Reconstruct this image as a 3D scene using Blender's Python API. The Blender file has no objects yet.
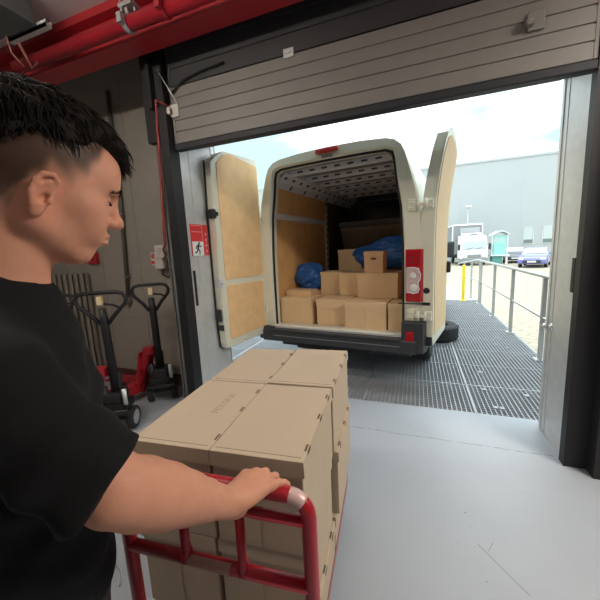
import bpy, bmesh, math, random
import numpy as np
from mathutils import Vector, Matrix, noise
random.seed(7)
rng = np.random.default_rng(7)
scn = bpy.context.scene
COL = scn.collection
R = math.radians

# ------------------------------------------------------------------ materials
def mat(name, color, rough=.6, metal=0., var=.12, scale=8., bump=0., bscale=60., spec=.5, stain=None, coat=0.):
    m = bpy.data.materials.new(name); m.use_nodes = True
    nt = m.node_tree; N = nt.nodes; L = nt.links
    b = N['Principled BSDF']
    b.inputs['Roughness'].default_value = rough; b.inputs['Metallic'].default_value = metal
    b.inputs['Specular IOR Level'].default_value = spec
    b.inputs['Coat Weight'].default_value = coat
    tc = N.new('ShaderNodeTexCoord')
    nz = N.new('ShaderNodeTexNoise'); nz.inputs['Scale'].default_value = scale; nz.inputs['Detail'].default_value = 5
    L.new(tc.outputs['Object'], nz.inputs['Vector'])
    mx = N.new('ShaderNodeMix'); mx.data_type = 'RGBA'
    c = list(color)
    mx.inputs[6].default_value = [max(0, x*(1-var)) for x in c]+[1]
    mx.inputs[7].default_value = [min(1, x*(1+var)) for x in c]+[1]
    L.new(nz.outputs['Fac'], mx.inputs[0])
    out = mx.outputs[2]
    if stain:
        sc, thr, scol = stain
        n2 = N.new('ShaderNodeTexNoise'); n2.inputs['Scale'].default_value = sc; n2.inputs['Detail'].default_value = 8; n2.inputs['Roughness'].default_value = .7
        L.new(tc.outputs['Object'], n2.inputs['Vector'])
        rp = N.new('ShaderNodeValToRGB'); rp.color_ramp.elements[0].position = thr; rp.color_ramp.elements[1].position = min(1, thr+.08)
        L.new(n2.outputs['Fac'], rp.inputs[0])
        m2 = N.new('ShaderNodeMix'); m2.data_type = 'RGBA'; m2.inputs[7].default_value = list(scol)+[1]
        L.new(rp.outputs[0], m2.inputs[0]); L.new(out, m2.inputs[6]); out = m2.outputs[2]
    L.new(out, b.inputs['Base Color'])
    if bump:
        n3 = N.new('ShaderNodeTexNoise'); n3.inputs['Scale'].default_value = bscale; n3.inputs['Detail'].default_value = 4
        L.new(tc.outputs['Object'], n3.inputs['Vector'])
        bp = N.new('ShaderNodeBump'); bp.inputs['Strength'].default_value = bump; bp.inputs['Distance'].default_value = .01
        L.new(n3.outputs['Fac'], bp.inputs['Height']); L.new(bp.outputs[0], b.inputs['Normal'])
    return m

def emis(name, color, s):
    m = bpy.data.materials.new(name); m.use_nodes = True
    b = m.node_tree.nodes['Principled BSDF']
    b.inputs['Base Color'].default_value = list(color)+[1]
    b.inputs['Emission Color'].default_value = list(color)+[1]; b.inputs['Emission Strength'].default_value = s
    return m

M = {}
M['floor'] = mat('painted_concrete', (.355, .385, .425), .42, var=.10, scale=2.2, bump=.06, bscale=40, stain=(5, .66, (.29, .32, .355)))
M['wall'] = mat('wall_panel', (.32, .29, .25), .6, var=.1, scale=3)
M['ceil'] = mat('ceiling_panel', (.72, .68, .66), .7, var=.05)
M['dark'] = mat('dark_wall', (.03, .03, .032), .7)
M['blk'] = mat('black_rubber', (.012, .012, .014), .55)
M['seal'] = mat('dark_rubber_seal', (.018, .019, .025), .6)
M['doorgrey'] = mat('door_section_grey', (.215, .198, .182), .5, var=.08, scale=4, stain=(14, .68, (.25, .23, .2)))
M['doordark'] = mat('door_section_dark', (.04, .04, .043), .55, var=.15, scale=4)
M['steel'] = mat('galvanised_steel', (.68, .69, .69), .42, .4, var=.14, scale=14, stain=(7, .66, (.42, .42, .42)))
M['grate'] = mat('galvanised_grating', (.37, .38, .40), .5, .35, var=.2, scale=10)
M['rail'] = mat('railing_steel', (.50, .50, .49), .45, .6, var=.1)
M['red'] = mat('red_paint', (.40, .018, .03), .35, var=.15, scale=6)
M['redbeam'] = mat('red_beam_paint', (.42, .022, .03), .4, var=.12, scale=3)
M['redtube'] = mat('red_tube_paint', (.36, .010, .022), .33, var=.15, scale=15, stain=(40, .76, (.5, .3, .28)))
M['worn'] = mat('worn_bare_metal', (.42, .24, .21), .45, .2, var=.25, scale=80)
M['card'] = mat('cardboard', (.48, .385, .28), .8, var=.07, scale=5, bump=.05, bscale=90)
M['cardv'] = mat('cardboard_van', (.70, .49, .28), .8, var=.08, scale=5)
M['cardp'] = mat('cardboard_pale', (.58, .36, .19), .8, var=.06, scale=5)
M['cardedge'] = mat('cardboard_slot', (.10, .07, .045), .9)
M['print'] = mat('pale_grey_print', (.38, .29, .20), .8)
M['van'] = mat('van_cream_paint', (.76, .74, .60), .28, var=.05, scale=2, coat=.4, stain=(9, .72, (.55, .53, .43)))
M['ply'] = mat('plywood', (.88, .55, .27), .6, var=.16, scale=9, stain=(42, .665, (.33, .17, .07)))
M['plyin'] = mat('plywood_inner', (.80, .45, .18), .6, var=.25, scale=6, stain=(30, .7, (.5, .33, .18)))
M['plyr'] = mat('plywood_pale', (.70, .48, .26), .55, var=.10, scale=4, stain=(35, .7, (.55, .35, .17)))
M['vangrey'] = mat('van_lining_grey', (.24, .24, .245), .6)
M['vandark'] = mat('van_lining_dark', (.06, .065, .07), .6)
M['ribs'] = mat('roof_rib_grey', (.75, .75, .76), .5)
M['pad'] = mat('beige_padding', (.42, .36, .27), .8, var=.15, scale=6)
M['plastic'] = mat('black_plastic', (.03, .032, .036), .5, var=.2)
M['tyre'] = mat('tyre_rubber', (.018, .018, .019), .75)
M['lamp_red'] = mat('red_lens', (.42, .006, .015), .12, var=.1, coat=.8)
M['lamp_clear'] = mat('clear_lens', (.62, .46, .44), .15, var=.25, scale=60, coat=.8)
M['lamp_white'] = mat('white_lens', (.80, .78, .76), .15, coat=.8)
M['bluebag'] = mat('blue_plastic_film', (.015, .10, .33), .36, var=.35, scale=14)
M['whitep'] = mat('white_plastic', (.62, .58, .53), .5, var=.05)
M['whitepaint'] = mat('white_paint', (.82, .83, .83), .4, var=.04)
M['signred'] = mat('sign_red', (.75, .05, .05), .4, var=.04)
M['signwhite'] = mat('sign_white', (.85, .85, .84), .5, var=.03)
M['signblack'] = mat('sign_black', (.02, .02, .02), .5)
M['yellow'] = mat('yellow_paint', (.80, .62, .03), .5)
M['paver'] = None
M['concrete'] = mat('ramp_concrete', (.36, .36, .37), .8, var=.12, scale=3)
M['pit'] = mat('pit_shaded_concrete', (.16, .16, .16), .9)  # concrete tone darkened for the shade under the grating
M['facade'] = mat('facade_panel', (.42, .445, .45), .6, var=.03, scale=.3)
M['ext'] = mat('dock_facade', (.6, .61, .62), .6, var=.04)
M['glassd'] = mat('window_glass', (.16, .20, .19), .12, var=.1, coat=.5)
M['glassb'] = mat('window_blind', (.50, .56, .54), .6, var=.05)
M['teal'] = mat('teal_paint', (.30, .62, .56), .5, var=.08)
M['teald'] = mat('dark_teal_paint', (.10, .30, .27), .5)
M['truckgrey'] = mat('truck_body_grey', (.23, .24, .25), .5, var=.15, scale=1.2)
M['carblue'] = mat('car_blue_paint', (.17, .17, .48), .25, var=.05, coat=.8)
M['carsilver'] = mat('car_silver_paint', (.15, .15, .16), .3, .3, var=.05, coat=.6)
M['carglass'] = mat('car_glass', (.30, .34, .37), .08, coat=.8)
M['chrome'] = mat('bright_metal', (.8, .8, .8), .22, .9, var=.05)
M['hub'] = mat('wheel_hub_grey', (.42, .42, .43), .4, .3)
M['tshirt'] = mat('black_cotton', (.0042, .0043, .0052), .85, var=.2, scale=30, bump=.10, bscale=300, spec=.25)
M['trouser'] = mat('dark_trouser_cloth', (.012, .012, .014), .85)
M['shoe'] = mat('shoe_leather', (.02, .02, .02), .5)
M['hair'] = mat('dark_hair', (.010, .007, .0055), .75, var=.35, scale=50, spec=.18)
M['brow'] = mat('eyebrow_hair', (.05, .026, .017), .8)
M['stick_cream'] = mat('sticker_cream', (.75, .62, .36), .6)

def paver_mat():
    m = bpy.data.materials.new('pavers'); m.use_nodes = True
    N = m.node_tree.nodes; L = m.node_tree.links; b = N['Principled BSDF']; b.inputs['Roughness'].default_value = .85
    tc = N.new('ShaderNodeTexCoord'); mp = N.new('ShaderNodeMapping'); mp.inputs['Rotation'].default_value = (0, 0, R(35))
    br = N.new('ShaderNodeTexBrick'); br.inputs['Scale'].default_value = 1.0
    br.inputs['Color1'].default_value = (.33, .285, .21, 1); br.inputs['Color2'].default_value = (.37, .325, .24, 1); br.inputs['Mortar'].default_value = (.25, .21, .155, 1)
    br.inputs['Mortar Size'].default_value = .02; br.inputs['Brick Width'].default_value = .5; br.inputs['Row Height'].default_value = .25
    L.new(tc.outputs['Object'], mp.inputs[0]); L.new(mp.outputs[0], br.inputs[0]); L.new(br.outputs[0], b.inputs['Base Color'])
    return m
M['paver'] = paver_mat()

def skin_mat():
    m = bpy.data.materials.new('skin'); m.use_nodes = True
    N = m.node_tree.nodes; L = m.node_tree.links; b = N['Principled BSDF']
    b.inputs['Roughness'].default_value = .58; b.inputs['Specular IOR Level'].default_value = .35
    b.inputs['Subsurface Weight'].default_value = .12; b.inputs['Subsurface Radius'].default_value = (.012, .004, .002); b.inputs['Subsurface Scale'].default_value = .6
    at = N.new('ShaderNodeAttribute'); at.attribute_name = 'skin_tone'
    tc = N.new('ShaderNodeTexCoord'); nz = N.new('ShaderNodeTexNoise'); nz.inputs['Scale'].default_value = 45; nz.inputs['Detail'].default_value = 6
    L.new(tc.outputs['Object'], nz.inputs[0])
    mr = N.new('ShaderNodeMapRange'); mr.inputs[3].default_value = .90; mr.inputs[4].default_value = 1.08
    L.new(nz.outputs['Fac'], mr.inputs[0])
    mx = N.new('ShaderNodeMix'); mx.data_type = 'RGBA'; mx.blend_type = 'MULTIPLY'; mx.inputs[0].default_value = 1
    L.new(at.outputs['Color'], mx.inputs[6]); L.new(mr.outputs[0], mx.inputs[7]); L.new(mx.outputs[2], b.inputs['Base Color'])
    n3 = N.new('ShaderNodeTexNoise'); n3.inputs['Scale'].default_value = 420; L.new(tc.outputs['Object'], n3.inputs[0])
    bp = N.new('ShaderNodeBump'); bp.inputs['Strength'].default_value = .09; bp.inputs['Distance'].default_value = .003
    L.new(n3.outputs['Fac'], bp.inputs['Height']); L.new(bp.outputs[0], b.inputs['Normal'])
    return m
M['skin'] = skin_mat()

# ------------------------------------------------------------------ geometry helpers
class MB:
    def __init__(s): s.bm = bmesh.new(); s.mi = 0
    def _add(s, vs, fs, smooth=False):
        v = [s.bm.verts.new(p) for p in vs]
        for f in fs:
            try:
                fc = s.bm.faces.new([v[i] for i in f]); fc.material_index = s.mi; fc.smooth = smooth
            except ValueError: pass
    def slot(s, i): s.mi = i; return s
    def box(s, x0, x1, y0, y1, z0, z1, bev=0., mtx=None):
        t = bmesh.new(); r = bmesh.ops.create_cube(t, size=1)
        for v in t.verts: v.co = Vector(((x0+x1)/2+v.co.x*(x1-x0), (y0+y1)/2+v.co.y*(y1-y0), (z0+z1)/2+v.co.z*(z1-z0)))
        if bev: bmesh.ops.bevel(t, geom=list(t.edges), offset=bev, segments=2, affect='EDGES', profile=.5)
        s._merge(t, mtx); return s
    def _merge(s, t, mtx=None, smooth=False):
        t.verts.ensure_lookup_table(); t.verts.index_update()
        vs = [(mtx @ v.co if mtx else v.co.copy()) for v in t.verts]
        s._add(vs, [[v.index for v in f.verts] for f in t.faces], smooth); t.free()
    def tube(s, pts, r, n=10, closed=False, caps=True):
        pts = [Vector(p) for p in pts]; k = len(pts); rs = r if isinstance(r, (list, tuple)) else [r]*k
        vs = []; fs = []; prev = None
        for i, p in enumerate(pts):
            if closed: d = (pts[(i+1) % k]-pts[i-1])
            else: d = (pts[min(i+1, k-1)]-pts[max(i-1, 0)])
            d.normalize()
            if prev is None: a = d.orthogonal().normalized()
            else: a = (prev-d*prev.dot(d)).normalized()
            prev = a; b = d.cross(a)
            for j in range(n):
                t = 2*math.pi*j/n; vs.append(p+(a*math.cos(t)+b*math.sin(t))*rs[i])
        m = k if closed else k-1
        for i in range(m):
            for j in range(n):
                i2 = (i+1) % k; fs.append([i*n+j, i*n+(j+1) % n, i2*n+(j+1) % n, i2*n+j])
        if caps and not closed: fs += [list(range(n))[::-1], [(k-1)*n+j for j in range(n)]]
        s._add(vs, fs, True); return s
    def cyl(s, p0, p1, r, n=20): return s.tube([p0, p1], r, n)
    def prism(s, poly, axis, a0, a1, bev=0.):
        # poly: 2D outline; axis: the direction it is pushed along (0 x, 1 y, 2 z)
        def P(p, a):
            q = list(p); q.insert(axis, a); return Vector(q)
        n = len(poly); t = bmesh.new()
        v = [t.verts.new(P(p, a0)) for p in poly]+[t.verts.new(P(p, a1)) for p in poly]
        t.faces.new(v[:n][::-1]); t.faces.new(v[n:])
        for i in range(n): t.faces.new([v[i], v[(i+1) % n], v[n+(i+1) % n], v[n+i]])
        bmesh.ops.recalc_face_normals(t, faces=list(t.faces))
        if bev: bmesh.ops.bevel(t, geom=list(t.edges), offset=bev, segments=2, affect='EDGES', profile=.5)
        s._merge(t); return s
    def lathe(s, prof, c, axis=2, n=28, smooth=True):
        # prof: (radius, along) pairs round an axis through c
        vs = []; fs = []; k = len(prof); c = Vector(c)
        for r, a in prof:
            for j in range(n):
                t = 2*math.pi*j/n; q = [r*math.cos(t), r*math.sin(t)]; q.insert(axis, a); vs.append(c+Vector(q))
        for i in range(k-1):
            for j in range(n): fs.append([i*n+j, i*n+(j+1) % n, (i+1)*n+(j+1) % n, (i+1)*n+j])
        s._add(vs, fs, smooth); return s
    def strip(s, A, B, smooth=False, closed=False):
        n = len(A); vs = list(A)+list(B); fs = [[i, (i+1) % n, n+(i+1) % n, n+i] for i in range(n if closed else n-1)]
        s._add(vs, fs, smooth); return s
    def build(s, name, mats, parent=None, loc=None, rotz=None, recalc=True):
        if recalc: bmesh.ops.recalc_face_normals(s.bm, faces=list(s.bm.faces))
        me = bpy.data.meshes.new(name); s.bm.to_mesh(me); s.bm.free()
        for m in (mats if isinstance(mats, (list, tuple)) else [mats]): me.materials.append(m)
        o = bpy.data.objects.new(name, me); COL.objects.link(o)
        if parent: o.parent = parent
        if loc: o.location = loc
        if rotz is not None: o.rotation_euler.z = rotz
        return o

def tag(o, label, cat, group=None):
    o['label'] = label; o['category'] = cat
    if group: o['group'] = group
    return o
def thing(name, label, cat, loc=(0, 0, 0), rotz=0., group=None):
    o = bpy.data.objects.new(name, None); COL.objects.link(o); o.empty_display_size = .1
    o.location = loc; o.rotation_euler.z = rotz
    return tag(o, label, cat, group)
def struct(o): o['kind'] = 'structure'; return o
def children(o): return [c for c in bpy.data.objects if c.parent == o]
def dup(o, loc, rotz, label, parent=None):
    c = o.copy(); COL.objects.link(c); c.parent = parent
    if parent is None:
        c.location = loc; c.rotation_euler.z = rotz; c['label'] = label
    for ch in children(o):
        if ch != c: dup(ch, None, None, None, c)
    return c
def text_mesh(txt, size, name, m, parent, mtx, depth=.0006):
    cu = bpy.data.curves.new(name, 'FONT'); cu.body = txt; cu.size = size; cu.extrude = depth; cu.align_x = 'CENTER'; cu.align_y = 'CENTER'
    t = bpy.data.objects.new(name, cu); COL.objects.link(t)
    bpy.context.view_layer.update()
    me = bpy.data.meshes.new_from_object(t.evaluated_get(bpy.context.evaluated_depsgraph_get()))
    COL.objects.unlink(t); bpy.data.objects.remove(t); me.name = name
    me.materials.clear(); me.materials.append(m)
    o = bpy.data.objects.new(name, me); COL.objects.link(o); o.parent = parent; o.matrix_local = mtx
    return o

# ------------------------------------------------------------------ camera (1.5 m up, looking out through the loading door)
F_PX, PITCH, ROLL, YAW = 314.29, .15562, -.04915, .35804
f = Vector((-math.sin(YAW)*math.cos(PITCH), math.cos(YAW)*math.cos(PITCH), -math.sin(PITCH)))
rt = Vector((math.cos(YAW), math.sin(YAW), 0)); up = rt.cross(f)
r2 = rt*math.cos(ROLL)+up*math.sin(ROLL); u2 = -rt*math.sin(ROLL)+up*math.cos(ROLL)
cd = bpy.data.cameras.new('camera'); cam = bpy.data.objects.new('camera', cd); COL.objects.link(cam)
cd.sensor_width = 36; cd.lens = F_PX*36/600; cd.clip_start = .03; cd.clip_end = 400
mw = Matrix.Identity(4)
for i in range(3): mw[i][0] = r2[i]; mw[i][1] = u2[i]; mw[i][2] = -f[i]
mw[0][3], mw[1][3], mw[2][3] = 0, 0, 1.5
cam.matrix_world = mw; scn.camera = cam

# ------------------------------------------------------------------ setting: room shell
YW, YO, YP = 2.43, 2.945, 2.86       # inner and outer face of the dock wall
XL, XR = -2.0, .95         # loading door opening
CE = 3.44
b = MB(); b.box(-5.2, 4.2, -4.5, YO, -.25, 0); struct(b.build('floor', M['floor']))
SCR = ((.302, 1.569, .36, 1.498), (.36, 1.498, .467, 1.372), (.375, 1.60, .345, 1.547), (.305, 1.225, .298, 1.16), (.298, 1.16, .294, 1.06), (.384, 1.127, .385, 1.10), (.28, 1.77, .26, 1.755), (-.05, 2.60, -.03, 2.59))
b = MB()                   # dirty joint between the hall floor and the threshold, and scratches in the paint
for i in range(150):
    x = -2+i*.0197; wd = random.choice((.0012, .002, .003, .0045)) if random.random() < .8 else 0
    if wd: b.box(x, x+random.uniform(.012, .026), YW+.026-wd/2+.003*math.sin(i*.31), YW+.026+wd/2+.003*math.sin(i*.31), -.001, .0008)
for i in range(60):
    x = random.uniform(-1.6, .9); y = random.uniform(.7, 2.4); q = random.uniform(.001, .003); b.box(x, x+q*random.uniform(1, 3), y, y+q, 0, .0005)
for (x0, y0, x1, y1) in SCR:
    d = Vector((x1-x0, y1-y0, 0)); L_ = d.length; ang = math.atan2(d.y, d.x)
    b.box(0, L_, -.0009, .0009, 0, .0006, mtx=Matrix.Translation((x0, y0, 0)) @ Matrix.Rotation(ang, 4, 'Z'))
struct(b.build('trim_1', mat('floor_joint_dirt', (.16, .15, .14), .9)))
b = MB(); b.box(-5.2, 4.2, -4.5, YW, CE, CE+.2); struct(b.build('ceiling', M['ceil']))
# wall left of the door: upper panels and a slightly proud seam pattern
YL = 2.82
b = MB(); b.box(-5.2, XL-.0, YL, YO+.06, 0, CE+.2)
for x in (-3.02, -3.62, -4.22, -4.82): b.box(x-.008, x+.008, YL-.006, YL, 0, CE)
b.box(-5.2, -2.33, YL-.008, YL, .79, .81); b.mi = 1; b.box(-5.2, -2.33, YL-.03, YL, 0, .12)
struct(b.build('wall_front_left', [M['wall'], mat('dark_red_kerb', (.10, .03, .025), .7)]))
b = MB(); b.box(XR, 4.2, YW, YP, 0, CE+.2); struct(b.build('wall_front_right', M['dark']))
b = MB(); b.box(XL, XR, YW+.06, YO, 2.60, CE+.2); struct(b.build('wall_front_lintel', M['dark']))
b = MB(); b.box(-5.4, -5.2, -4.5, YO, 0, CE+.2); struct(b.build('wall_left', M['wall']))
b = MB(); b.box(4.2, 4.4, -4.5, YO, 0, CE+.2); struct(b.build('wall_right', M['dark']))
b = MB(); b.box(-5.4, 4.4, -4.7, -4.5, 0, CE+.2); struct(b.build('wall_back', M['wall']))
# the outside of this building, high above the dock
b = MB(); b.box(-30, 30, YO-.25, YO, CE+.2, 3.95); struct(b.build('wall_outside_upper', M['ext']))
b = MB(); b.box(-30, -5.4, YO-.3, YO, -.62, CE+.2); b.box(4.4, 30, YO-.3, YO, -.62, CE+.2); struct(b.build('wall_outside_lower', M['ext']))
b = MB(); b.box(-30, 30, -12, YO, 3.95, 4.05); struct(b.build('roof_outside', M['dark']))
# steel reveals of the opening
b = MB(); b.box(XL-.004, XL+.004, YW, YO, 0, 2.6); b.box(XL, XL+.010, YO-.03, YO+.02, 0, 2.6); b.box(XL, XL+.007, YW+.13, YW+.137, 0, 2.6)
b.mi = 1; b.box(XL+.003, XL+.012, YW+.035, YW+.062, 1.02, 1.36)
struct(b.build('trim_reveal_left', [M['steel'], M['blk']]))
b = MB(); b.box(XR-.004, XR+.004, YW, YP, 0, 2.6); b.box(XR-.010, XR, YP-.03, YP+.005, 0, 2.6); b.box(XR, XR+.10, YP, YP+.006, 0, 2.6); b.box(XR-.007, XR, YW+.33, YW+.345, 0, 2.6); b.box(XR-.005, XR+.004, YW, YP, 0, .02)
b.mi = 1; b.box(XR-.012, XR-.003, YW+.035, YW+.075, 1.15, 1.37)
struct(b.build('trim_reveal_right', [M['steel'], M['blk']]))
b = MB()                   # door knob on a small plate
b.lathe([(.0, 0), (.028, 0), (.028, .004), (.010, .006), (.010, .03), (.024, .036), (.026, .048), (.016, .058), (0, .06)], (0, 0, 0), axis=0, n=20)
for v in b.bm.verts: v.co.x *= -1
tag(b.build('door_knob', M['chrome'], loc=(XR-.004, 2.77, .85)), 'small round chrome knob on the grey steel right door reveal', 'knob')
# guide tracks and rubber edges
b = MB(); b.box(XL-.07, XL+.015, YW-.12, YW, 0, 2.75); b.box(XL-.11, XL-.07, YW-.05, YW, 0, CE); b.box(XL-.235, XL-.02, YW-.09, YW-.03, 2.50, CE); b.box(XL-.14, XL-.10, YW-.14, YW-.1, 2.75, CE)
struct(b.build('trim_track_left', M['blk']))
b = MB(); b.box(XL-.18, XL, YW, YO, 0, CE+.2); b.box(XL-.185, XL-.11, YW-.035, YW, 0, CE); b.box(XL-.135, XL-.11, YW-.08, YW, 0, CE); b.box(XL-.195, XL-.18, YW-.05, YW, 0, CE)
struct(b.build('trim_post_left', mat('post_grey', (.17, .17, .165), .5)))
b = MB(); b.box(XR-.022, XR+.10, YW-.07, YW, 0, 2.75); b.box(XR+.10, XR+.16, YW-.16, YW, 0, CE); b.box(XR+.16, XR+.5, YW-.05, YW, 0, CE)
struct(b.build('trim_track_right', M['blk']))
# sectional loading door, raised
dt = thing('sectional_door', 'raised sectional loading door hanging in the opening, pale ribbed bottom section with black rubber edge', 'door', (0, YW-.06, 2.41))
x0, x1 = XL+.035, XR-.025
def panel(z0, z1, nrib):
    b = MB(); zs = [z0+(z1-z0)*i/nrib for i in range(nrib+1)]
    pl = []
    for i in range(nrib):
        a, c = zs[i], zs[i+1]; pl += [(0, a+.006), (0, c-.006), (.008, c-.003), (.008, c+.003)]
    pl = [(0, z0)]+pl[:-1]
    A = [Vector((x0, y, z)) for y, z in pl]; B_ = [Vector((x1, y, z)) for y, z in pl]
    b.strip(A, B_); b.box(x0, x1, .012, .05, z0, z1); b.box(x0-.001, x0+.02, -.002, .05, z0, z1); b.box(x1-.02, x1+.001, -.002, .05, z0, z1)
    return b
panel(.055, .50, 5).build('door_panel', M['doorgrey'], dt)
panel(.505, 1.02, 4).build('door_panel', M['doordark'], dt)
b = MB(); b.box(x0, x1, -.012, .055, -.004, .05, .008); b.build('rubber_edge', M['seal'], dt)
for x in (x0+.035, x1-.30):
    b = MB(); b.box(x-.04, x+.04, -.018, 0, .26, .36, .004); b.box(x-.05, x-.02, -.05, -.01, .28, .33); b.cyl((x-.06, -.035, .30), (x-.02, -.035, .30), .016)
    b.build('roller_bracket', M['whitep'] if x < 0 else M['doorgrey'], dt)
b = MB(); b.box(-.92, -.84, -.012, .002, .475, .535, .004); b.box(-.91, -.86, -.02, -.01, .50, .52); b.build('hinge', M['steel'], dt)
b = MB(); b.tube([(x0+.02, -.015, .44), (x0+.15, -.02, .52), (x0+.32, -.02, .55), (x0+.55, -.015, .565)], .008, 8); b.build('cable', M['blk'], dt)
b = MB(); b.tube([(x0-.06, -.06, .62), (x0+.10, -.05, .34)], .004, 6); b.build('lifting_cable', M['steel'], dt)

# red roof beam, sprinkler pipe, grey beam
b = MB(); b.box(-5.2, 4.2, 2.07, 2.25, 3.13, 3.15); b.box(-5.2, 4.2, 2.15, 2.17, 3.15, 3.40); b.box(-5.2, 4.2, 2.07, 2.25, 3.38, CE)
struct(b.build('trim_beam_red', M['redbeam']))
b = MB(); b.box(-3.3, -2.62, -4.5, 1.78, 3.22, CE); struct(b.build('trim_beam_grey', mat('grey_beam', (.10, .105, .10), .8, var=.2, scale=14, stain=(20, .66, (.22, .2, .16)))))
pp = thing('sprinkler_pipe', 'red sprinkler pipe with hangers running along under the red roof beam', 'pipe', (0, 1.965, 3.145))
b = MB(); b.cyl((-3.2, 0, 0), (4.2, 0, 0), .047, 24); b.build('pipe', M['red'], pp)
for x in (-1.93, -1.60, -.2):
    b = MB()
    b.lathe([(.049, -.018), (.056, -.018), (.056, .018), (.049, .018)], (x, 0, 0), axis=0)
    b.box(x-.012, x+.012, -.01, .01, .05, .36); b.cyl((x, -.07, -.01), (x, -.045, -.01), .02, 8); b.box(x-.02, x+.02, -.085, -.05, -.03, .03)
    b.build('pipe_clamp', M['red'] if x > -1.7 else M['hub'], pp)
    b = MB(); b.box(x-.05, x+.07, -.03, .05, .10, .125); b.cyl((x-.03, -.02, .05), (x-.03, -.02, .17), .008, 8); b.cyl((x+.05, .02, .05), (x+.05, .02, .2), .008, 8)
    b.build('hanger', M['hub'], pp)
b = MB(); b.box(-2.98, -2.53, 1.80, 1.84, 3.20, 3.225); b.box(-2.98, -2.53, 1.80, 1.803, 3.20, 3.245); b.box(-2.98, -2.53, 1.838, 1.841, 3.20, 3.245)
tag(b.build('strut_channel', M['steel']), 'short galvanised strut channel under the grey beam beside the red pipe', 'strut')
b = MB(); b.tube([(-2.93, 1.78, 3.30), (-2.92, 1.83, 3.22), (-2.90, 1.86, 3.12), (-2.91, 1.9, 3.05), (-2.88, 1.93, 3.10)], .011, 10); b.tube([(-2.95, 1.76, 3.30), (-2.955, 1.8, 3.12), (-2.92, 1.85, 3.04)], .008, 8)
tag(b.build('hanging_pipe', mat('reddish_pipe', (.30, .10, .08), .5)), 'thin reddish drop pipe hanging at the end of the strut channel', 'pipe')

# wall fittings left of the door
t = thing('control_box', 'pale plastic door control box on the wall below the red cable', 'control box', (-2.655, YL-.05, 1.375))
b = MB(); b.box(-.062, .062, -.04, .05, 0, .115, .008); b.build('lower_housing', M['whitep'], t)
b = MB(); b.box(-.066, .056, -.015, .05, .12, .26, .006); b.mi = 1
for i, w in enumerate((.03, .045, .07, .07)): b.box(-.03-.0, -.03+w, -.0165, -.014, .14+i*.025, .144+i*.025)
b.build('upper_housing', [M['whitep'], M['signblack']], t)
b = MB(); b.tube([(.05, 0, .13), (.075, -.02, .10), (.09, -.01, .09), (.075, .0, .03), (.02, -.02, -.02), (.0, -.01, -.06), (.06, .02, -.10), (.09, .03, -.05)], .008, 8); b.build('lead', M['blk'], t)
t = thing('warning_sign', 'small white prohibition sign with red band beside the control box', 'sign', (-2.81, YL-.004, 1.415))
b = MB(); b.box(-.034, .034, -.002, .002, 0, .145); b.build('plate', M['whitep'], t)
b = MB(); b.lathe([(.022, -.001), (.030, -.001), (.030, .001), (.022, .001), (.022, -.001)], (0, -.003, .105), axis=1)
b.box(-.004, .004, -.001, .001, -.024, .024, mtx=Matrix.Translation((0, -.003, .105)) @ Matrix.Rotation(R(45), 4, 'Y')); b.box(-.03, .03, -.004, -.002, .015, .05); b.build('red_ring', M['signred'], t)
b = MB(); b.box(-.007, .007, -.0035, -.002, .088, .112); b.lathe([(0, 0), (.006, 0), (.006, .001), (0, .001)], (0, -.0035, .118), axis=1, n=12); b.build('figure', M['signblack'], t)
b = MB(); pts = [(XL+.02, YW-.085, 2.76), (-2.05, YW-.10, 2.80)]+[(-2.078-.075*(i/39)+.0015*math.sin(i*.7), YW-.115-.002*math.cos(i*.9), 2.81-i*.0307) for i in range(40)]+[(-2.20, YW-.10, 1.57), (-2.24, YW-.02, 1.53), (-2.45, YL-.2, 1.50), (-2.60, YL-.09, 1.48)]
b.tube(pts, [.006, .006]+[.012]*40+[.008]*4, 10)
for i in range(2, 40, 1): b.lathe([(.0118, -.007), (.0145, 0), (.0118, .007)], pts[i], axis=2, n=10)
tag(b.build('red_cable', mat('red_coil_cable', (.26, .03, .025), .55)), 'red ribbed cable running down the grey post to the control box', 'cable')
b = MB(); b.tube([(-3.14, YL-.035, 3.3), (-3.155, YL-.035, 2.17), (-3.24, YL-.035, 1.02)], .021, 10); b.mi = 1; b.lathe([(0, -.03), (.03, -.03), (.034, 0), (.03, .05), (.018, .06)], (-3.243, YL-.04, 1.0))
for z in (1.28, 2.0): b.box(-3.265+(z-1.28)*.07, -3.185+(z-1.28)*.07, YL-.055, YL-.001, z, z+.02)
tag(b.build('conduit', [mat('conduit_grey', (.13, .12, .10), .5), M['doorgrey']]), 'thin grey conduit ending above the pallet trucks on the wall', 'conduit')
t = thing('fire_alarm', 'small red fire alarm box on the wall behind the person\'s chin', 'fire alarm', (-3.74, YL-.05, 1.52))
b = MB(); b.box(-.08, .08, 0, .05, -.06, .08, .008); b.build('case', M['red'], t)
b = MB(); b.box(-.04, .04, -.003, .002, -.02, .035); b.build('glass_plate', M['lamp_red'], t)
b = MB(); n = 14
A = []; B_ = []
for i in range(n*2):
    x = -4.55+i*.026; y = YL-.055-(.008 if (i//2) % 2 else 0); A.append(Vector((x, y, .02))); B_.append(Vector((x, y, 1.35)))
b.strip(A, B_); b.box(-4.55, -3.85, YL-.055, YL-.04, .02, 1.35)
tag(b.build('corrugated_sheet', mat('corrugated_steel', (.31, .28, .24), .5, .2)), 'pale corrugated metal sheet standing against the wall left of the pallet trucks', 'sheet metal')

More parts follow.
